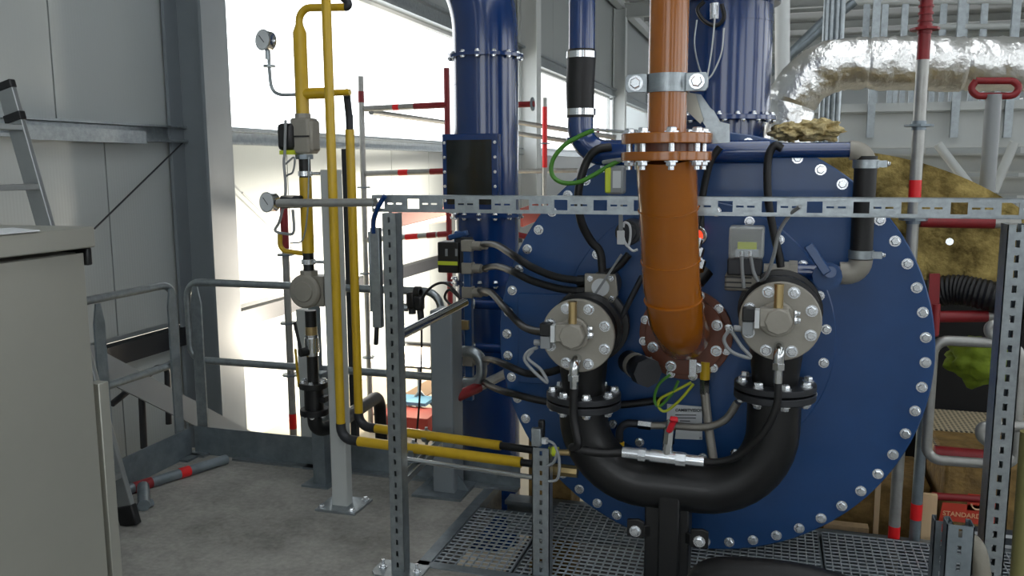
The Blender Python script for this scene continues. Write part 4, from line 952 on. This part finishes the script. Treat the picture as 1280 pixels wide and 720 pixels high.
# right scaffold
t = thing('scaffold_standard', 'tall scaffold standard with dark red top in front of the foil pipe', 'scaffold tube')
xp = V(1146,200,Y=4.12).x
def pz(py): return V(1146,py,Y=4.12).z
MB().cyl((xp,4.12,GZ0),(xp,4.12,pz(40)), .0255, n=18).obj('tube', TUBE, t)
MB().cyl((xp,4.12,pz(75)),(xp,4.12,pz(-40)), .026, n=18).obj('red_top', RED, t)
for py, m_ in ((37,RED),(157,GALVD),(274,GALVD),(530,GALVD)):
    MB().ring((xp,4.12,pz(py)-.005),(xp,4.12,pz(py)+.005), .06, .02, 8).cyl((xp,4.12,pz(py)-.02),(xp,4.12,pz(py)+.02),.03).obj('rosette', m_, t)
for py in (236, 671): MB().ring((xp,4.12,pz(py+11)),(xp,4.12,pz(py-11)), .0258, .02, 18).obj('red_tape', REDT, t)
for k in range(4): MB().ring((xp,4.12,pz(28-9*k)),(xp,4.12,pz(25-9*k)), .031, .02, 16).obj('thread', RED, t)
t = thing('scaffold_standard', 'grey scaffold prop carrying an oval red head plate', 'scaffold tube')
xq = V(1238,180,Y=4.5).x
def qz(py): return V(1240,py,Y=4.5).z
MB().cyl((xq,4.5,qz(256)),(xq,4.5,qz(118)), .034, n=18).obj('tube', PLASTG, t)
hp = [V(1220,101,Y=4.5),V(1266,101,Y=4.5),V(1275,108,Y=4.5),V(1268,120,Y=4.5),V(1222,120,Y=4.5),V(1212,112,Y=4.5)]
MB().tube(fillet(hp+[hp[0]], .03, 4), .016, 10).obj('head_loop', RED, t)
tube_thing(V(1150,277,Y=4.14), V(1275,279,Y=4.14), 'dark red ledger tube just below the channel at the right', bands=((0,.75,RED),))
tube_thing(V(1172,396,Y=4.1), V(1265,395,Y=4.1), 'red ledger tube with pale end above the galvanised gate', bands=((0,.68,RED),))
t = tube_thing(V(1170,380,Y=3.9), V(1168,418,Y=3.9), 'short flat red wedge bar at the plate edge', r=.018, mt=RED); MB().bar(V(1168,342,Y=3.9), V(1166,420,Y=3.9), .04, .02).obj('flat_bar', RED, t)
tube_thing(V(1168,566,Y=4.35), V(1262,574,Y=4.35), 'dark red scaffold ledger under the perforated deck', mt=RED, r=.035)
tube_thing(V(1154,520,Y=4.15), V(1141,700,Y=4.15), 'grey scaffold tube with red tape standing left of the printed bale', bands=((.6,.71,REDT),), mt=GALVD)
tube_thing(V(1165,620,Y=4.3), V(1250,625,Y=4.3), 'thin red tube above the printed wool bale', mt=RED, r=.018)
t = thing('scaffold_gate', 'galvanised tubular gate frame at the right behind the slotted post', 'gate')
yg = 3.9
lp = [V(1166,427,Y=yg),V(1300,430,Y=yg),V(1290,592,Y=yg),V(1154,574,Y=yg)]
lp = [V(1232,428,Y=yg)] + [V(1167,425,Y=yg), V(1157,574,Y=yg), V(1270,582,Y=yg), V(1275,430,Y=yg)] + [V(1232,428,Y=yg)]
MB().tube(fillet(lp, .06), .0215, 14).obj('frame', TUBE, t)
tag(MB().tube(fillet([V(1275,405,Y=3.9), V(1236,405,Y=3.9), V(1236,418,Y=3.9), V(1262,432,Y=3.9)], .04), .02, 12).obj('bent_tube', TUBE), 'bent galvanised tube end above the hi-vis jacket', 'tube')
tag(MB().tube(fillet([V(1280,533,Y=3.7), V(1226,533,Y=3.7), V(1226,545,Y=3.7), V(1262,575,Y=3.7)], .04), .022, 12).obj('bent_tube', TUBE), 'bent galvanised tube end beside the perforated deck', 'tube')
tube_thing(V(1180,423,Y=4.2), V(1250,426,Y=4.2), 'thin pale tube behind the top of the gate frame', r=.012)
# perforated deck boards
for k in range(2):
    t = thing('scaffold_deck', ['perforated beige scaffold deck board, front one', 'perforated beige scaffold deck board, rear one'][k], 'deck board')
    y0 = 4.4+.43*k; z = .31
    pm = mat('perforated_deck', (186,172,142), .6)
    nt = pm.node_tree; vo = nt.nodes.new('ShaderNodeTexVoronoi'); vo.inputs['Scale'].default_value = 42; vo.inputs['Randomness'].default_value = 0
    g = nt.nodes.new('ShaderNodeNewGeometry'); nt.links.new(g.outputs['Position'], vo.inputs['Vector'])
    rp = nt.nodes.new('ShaderNodeValToRGB'); rp.color_ramp.elements[0].position = .28; rp.color_ramp.elements[0].color = (.05,.045,.035,1); rp.color_ramp.elements[1].position = .36; rp.color_ramp.elements[1].color = (*lin((190,176,146)),1)
    nt.links.new(vo.outputs['Distance'], rp.inputs[0]); nt.links.new(rp.outputs[0], nt.nodes['Principled BSDF'].inputs['Base Color'])
    MB().bb(V(1166,540,Y=4.6).x,1.7,y0,y0+.42,z-.05,z).obj('board', pm, t, bevel=.004)
# jacket cloth, duct hose, bales, timber
o = lump('hi_vis_jacket', V(1228,452,Y=4.2), (.15,.10,.10), mat('hi_vis_fabric', (122,142,24), .8, var=.4, vscale=9, bump=.5, bscale=14), 3, 4, .35); tag(o, 'crumpled yellow-green hi-vis jacket hanging behind the gate', 'jacket')
t = thing('flexible_duct', 'black flexible duct hose crossing below the wool jacket', 'duct')
pts = spline([V(1150,372,Y=4.2), V(1190,362,Y=4.15), V(1230,368,Y=4.1), V(1300,385,Y=4.05)], 16); mb = MB()
mb.tube(pts, [.062 + (.006 if i % 2 else 0) for i in range(len(pts))], 18); mb.obj('hose', RUBBER, t)
DK = mat('recess_shade_sheet', (11,11,12), .8)  # near-black colour imitates the shade of the recess behind the deck
tag(MB().bb(.62,2.4,5.3,5.33,GZ0,zb+.10).obj('recess_shade_sheet', DK), 'dark tarpaulin standing in for the deep shade behind the scaffold deck', 'backdrop')
t = thing('wool_bale', 'wool bale with red and white printed wrap at the lower right', 'insulation')
y = 4.3; a, b = V(1172,720,Y=y), V(1300,585,Y=y)
MB().bb(a.x,b.x,y,y+.5,GZ0,b.z).obj('bale', BALE, t, bevel=.02)
REDB = mat('red_bale_print', (196,64,44), .6)
s0 = V(1174,648,Y=y-.004); U = (V(1240,655,Y=y-.004)-s0).normalized(); W = ZA
l = S(66, s0)
MB().prism([(0,-.005),(l,-.012),(l,.085),(.01,.08)], s0-ZA*.0, U, W, -.003).obj('red_panel', REDB, t)
text_obj('STANDARD', .031, s0+Vector((.012,-.008,.022)), U, W, mat('bale_lettering', (226,170,130), .6), t, 'lettering')
e0 = V(1230,632,Y=y-.004); MB().prism([(-.07,-.03),(.05,-.03),(.05,.05),(-.07,.05)], e0, U, W, -.003).obj('emblem_panel', REDB, t)
MB().tube([e0+Vector((-.03+.025*math.cos(math.radians(q)),-.008,.005-.025*math.sin(math.radians(q)))) for q in range(0,181,20)], .004, 6).obj('emblem_mark', mat('emblem_print', (226,176,140), .6), t)
MB().prism([(.10,-.16),(.5,-.16),(.5,-.02),(.10,-.02)], s0, U, W, -.003).obj('dark_panel', INK, t)
for k in range(2): MB().prism([(.11,-.06-.05*k),(.5,-.06-.05*k),(.5,-.045-.05*k),(.11,-.045-.05*k)], s0-YA*.003, U, W, -.003).obj('white_stripe', PAPER, t)
MB().prism([(.0,-.2),(.035,-.2),(.035,0),(.0,0)], s0, U, W, -.003).obj('red_edge', REDB, t)
t = tag(MB().bb(-.2,V(1165,600,Y=4.45).x,4.45,4.9,GZ0,V(1080,598,Y=4.45).z).obj('wool_bale', BALE, bevel=.03), 'plain brown wool bale behind the grating at the lower right', 'insulation')
for lab,(x0_,x1_,py0,py1) in (('narrow pale timber batten standing behind the plate edge', (1093,1099,600,690)), ('wider pale timber board standing left of the printed bale', (1152,1170,618,690))):
    a, b = V(x0_,(py0+py1)/2,Y=4.22), V(x1_,(py0+py1)/2,Y=4.22)
    tag(MB().bb(a.x,b.x,4.22,4.25,GZ0,V(x0_,py0,Y=4.22).z).obj('timber_batten', WOOD), lab, 'timber')
tag(MB().bar(V(1030,658,Y=4.3), V(1085,664,Y=4.3), .06, .05).obj('timber_offcut', WOOD), 'pale timber offcut lying behind the right grating edge', 'timber')
# ================================================================== background steelwork right
t = thing('steel_walkway', 'galvanised steel walkway with beams and handrail beyond the foil pipe', 'walkway')
yb = 8.2
a, b = V(955,164,Y=yb), V(1420,172,Y=yb)
ibeam(MB(), V(955,163,Y=yb), Vector((6.5,yb,V(955,163,Y=yb).z)), .34, .16, .03).obj('main_beam', PGREY, t)
MB().bb(V(955,0,Y=yb).x, 6.5, yb-.05, yb+.9, V(1000,144,Y=yb).z, V(1000,132,Y=yb).z).obj('toe_plate', PGREY, t)
for px in (1090, 1195, 1262):
    p = V(px,120,Y=yb-.1); MB().bb(p.x-.03,p.x+.03,yb-.13,yb-.08,V(px,172,Y=yb-.1).z,V(px,-40,Y=yb-.1).z).obj('post', GALV, t)
for py in (3, 34): MB().cyl(V(1030 if py < 9 else 1170,py,Y=yb+.6), V(1330,py-2,Y=yb+.6), .03).obj('handrail', PGREY, t)
for px in (1093,1111,1118,1127,1138,1152,1164,1176,1188,1197,1212,1226,1246,1258,1270):
    p = V(px,130,Y=yb+.5); MB().bb(p.x-.02,p.x+.02,yb+.48,yb+.52,V(px,146,Y=yb+.5).z,V(px,96,Y=yb+.5).z).obj('baluster', GALV, t)
for px in (1083,1106,1131,1179,1206,1230):
    p = V(px,20,Y=yb+.6); MB().bb(p.x-.028,p.x+.028,yb+.58,yb+.62,V(px,100,Y=yb+.6).z,V(px,-40+45*(px in (1206,1230)),Y=yb+.6).z).obj('upright', GALV, t)
for k,px in enumerate((1028,1034,1041,1047)): 
    p = V(px,130,Y=6.5); tag(MB().cyl((p.x,6.5,V(px,156,Y=6.5).z-1.2),(p.x,6.5,V(px,-60,Y=6.5).z), .022).obj('conduit_pipe', GALV), 'bright vertical conduit pipe in the bundle beside the foil elbow', 'pipe', 'conduit bundle by the foil elbow')
for k in ():
    px = 0; p = V(px,120,Y=11); tag(MB().bb(p.x-.03,p.x+.03,10.97,11.03,V(px,160,Y=11).z,V(px,-30-7*(k%3),Y=11).z).obj('stair_baluster', PGREY), 'pale vertical baluster in the row far behind the foil pipe', 'baluster', 'far balusters')
for lab,a,b in (('pale diagonal brace left below the far walkway', (1172,180),(1212,232)),('pale diagonal brace right below the far walkway', (1268,178),(1242,240)),('long rusty diagonal tube above the foil elbow', (962,92),(1048,8)),('second diagonal tube parallel above the foil elbow', (975,80),(1068,2))):
    tag(MB().cyl(V(*a,Y=7.6), V(*b,Y=7.6), .035 if 'walkway' in lab else .035).obj('brace_tube', PGREY if 'walkway' in lab else GALVD), lab, 'brace')
tag(MB().cyl(V(978,200,Y=7).xyz, V(978,-60,Y=7), S(9,V(978,60,Y=7))).obj('vertical_pipe', WHITEP), 'white vertical pipe just right of the blue drum', 'pipe')
for k,(py,Yb) in enumerate(((205,10),(232,10.5))):
    tag(ibeam(MB(), V(1040,py,Y=Yb), Vector((8,Yb,V(1040,py,Y=Yb).z)), .2, .12).obj('cross_beam', PGREY), ['upper pale cross beam below the far walkway','lower pale cross beam below the far walkway'][k], 'beam')
t = thing('equipment_housing', 'large pale equipment housing far behind the steel walkway', 'housing')
MB().bb(.6,8.8,16,19,GZ0,2.6).obj('case', WHITEP, t); 
for k in range(5): MB().bb(.8+1.6*k,2.2+1.6*k,15.97,16,-.2,2.4).obj('panel', PANELD, t)
tag(MB().bb(V(788,0,Y=30).x-.2,V(812,0,Y=30).x,30,31,GZ0,V(790,118,Y=30).z).obj('far_cabinet', PANELD), 'grey cabinet block far back left of the orange pipe', 'cabinet')
# ================================================================== left foreground
t = thing('stainless_cabinet', 'brushed stainless cabinet with overhanging top in the left foreground', 'cabinet')
Xc = -1.8
ct = V(118,283,X=Xc); zct = ct.z; zcb = V(118,309,X=Xc).z
yf = ct.y
MB().bb(Xc-.75,Xc,.4,yf,zcb,zct).obj('top', INOX, t, bevel=.004)
yb2 = V(104,330,X=Xc-.03).y
bd = MB().bb(Xc-.72,Xc-.03,.42,yb2-.02,0,zcb-.012).obj('body', INOX, t, bevel=.003)
MB().bb(Xc-.03,Xc-.022,.42,yb2-.004,.06,zcb-.014).obj('door_panel', INOX, t, bevel=.002)
MB().bb(Xc-.60,Xc-.012,yb2-.001,yf-.002,zcb-.05,zcb-.001).obj('black_bracket', PLASTB, t, bevel=.004)
q0 = V(118,482,X=Xc-.02)
MB().bb(Xc-.06,Xc-.02,yb2+.012,yb2+.05,0,q0.z).obj('side_strip', INOX, t, bevel=.002)
tag(MB().prism([(0,0),(.2,-.02),(.2,.10),(.05,.16)], V(-70,291,Z=zct+.001), XA, YA, .003).obj('paper_sheet', PAPER), 'grey paper sheets lying on top of the stainless cabinet', 'paper')
# ladder
t = thing('ladder', 'aluminium ladder leaning against the railing behind the cabinet', 'ladder')
ALU = mat('ladder_aluminium', (164,168,168), .35, .7, var=.15, vscale=5)
f0 = V(160,640,Y=3.2); f0.z = .05; f1 = V(8,110,Y=3.2)
off = Vector((-.02,-.46,0))
dl = (f1-f0).normalized(); pr = Vector((dl.z,0,-dl.x))
for o_ in (Vector((0,0,0)), off):
    MB().bar(f0+o_, f1+o_, .028, .09, pr).obj('side_rail', ALU, t, bevel=.004)
    MB().bar(f0+o_-dl*.05, f0+o_+dl*.05, .04, .10, pr).obj('rubber_foot', PLASTB, t, bevel=.006)
    MB().bar(f1+o_-dl*.01, f1+o_+dl*.03, .036, .095, pr).obj('end_cap', PLASTB, t, bevel=.006)
    MB().bar(f1+o_-dl*.16, f1+o_-dl*.12, .036, .10, pr).obj('rail_clip', PLASTB, t, bevel=.003)
L = (f1-f0).length
for k in range(7):
    q = f0+dl*(L*(.10+.135*k)); MB().bar(q, q+off, .085, .028).obj('tread', ALU, t, bevel=.003)
# work lamp on the lower floor by the wall
t = thing('work_lamp', 'glaring site work lamp down beside the square column', 'lamp')
lp = V(520,446,Y=7.2)
MB().box(lp+YA*.06, (.32,.08,.24)).obj('housing', PLASTB, t, bevel=.01)
MB().bb(lp.x-.13,lp.x+.13,lp.y-.0,lp.y+.015,lp.z-.09,lp.z+.09).obj('lens', LAMPG, t)
MB().cyl((lp.x,lp.y+.06,lp.z-.1),(lp.x,lp.y+.06,GZ0), .018).obj('stand', GALVD, t)
for s in (0,1,2): MB().cyl((lp.x,lp.y+.06,GZ0+.25),(lp.x+.25*math.cos(s*2.1),lp.y+.06+.25*math.sin(s*2.1),GZ0), .012).obj('leg', GALVD, t)
lamp('work_lamp_light', 'SPOT', lp+Vector((-.1,.0,.1)), 380, (1,.9,.74), .12, rot=Vector((-1,-.1,.25)).to_track_quat('-Z','Y').to_euler())
t = thing('work_lamp', 'added lamp hidden behind the blue duct to brighten the window wall', 'lamp')
l2 = Vector((-2.45,9.1,.6))  # out of sight, added so the wall gets more even light
MB().box(l2+XA*.06, (.08,.32,.24)).obj('housing', PLASTB, t, bevel=.01)
MB().bb(l2.x-.0,l2.x+.015,l2.y-.13,l2.y+.13,l2.z-.09,l2.z+.09).obj('lens', LAMPG, t)
MB().cyl((l2.x+.06,l2.y,l2.z-.1),(l2.x+.06,l2.y,GZ0), .018).obj('stand', GALVD, t)
lamp('work_lamp_light', 'SPOT', l2+Vector((-.05,0,.0)), 700, (1,.9,.76), .12, rot=Vector((-1,-.25,.05)).to_track_quat('-Z','Y').to_euler())
tag(MB().bar(V(478,520,Z=GZ0), V(560,470,Z=GZ0), .25, .03).obj('timber_plank', mat('brown_plank', (120,98,74), .7)), 'brown plank lying on the lower floor below the work lamp', 'timber')
tag(MB().box(V(512,536,Z=GZ0)+ZA*.08, (.5,.35,.16)).obj('red_carton', mat('red_carton_print', (170,60,50), .6), bevel=.01), 'red carton on the lower floor behind the yellow pipes', 'carton')
tag(MB().box(V(520,525,Z=GZ0)+ZA*.19, (.3,.25,.03)).obj('blue_magazine', mat('blue_print', (110,170,205), .5)), 'pale blue printed packet lying on the red carton', 'packet')
t = thing('slim_post', 'slim dark vertical post between the two yellow risers', 'post')
xx = V(434,300,Y=4.3).x
MB().bb(xx-.018,xx+.018,4.30,4.34,-.05,V(434,186,Y=4.3).z).obj('section', DARKM, t)
# ------------------------------------------------------------------ move each thing's origin to its base
bpy.context.view_layer.update()
def deep(o):
    for c in o.children:
        yield c
        yield from deep(c)
for o in list(C.objects):
    if o.parent or o.type not in ('EMPTY','MESH'): continue
    ms = [o] if o.type == 'MESH' else []
    ms += [c for c in deep(o) if c.type == 'MESH']
    pts = [c.matrix_world @ Vector(k) for c in ms for k in c.bound_box]
    if not pts: continue
    base = Vector(((min(p.x for p in pts)+max(p.x for p in pts))/2, (min(p.y for p in pts)+max(p.y for p in pts))/2, min(p.z for p in pts)))
    if o.type == 'MESH':
        o.data.transform(Matrix.Translation(-base))
    o.location = base
    for c in o.children: c.matrix_parent_inverse = Matrix.Translation(-base)
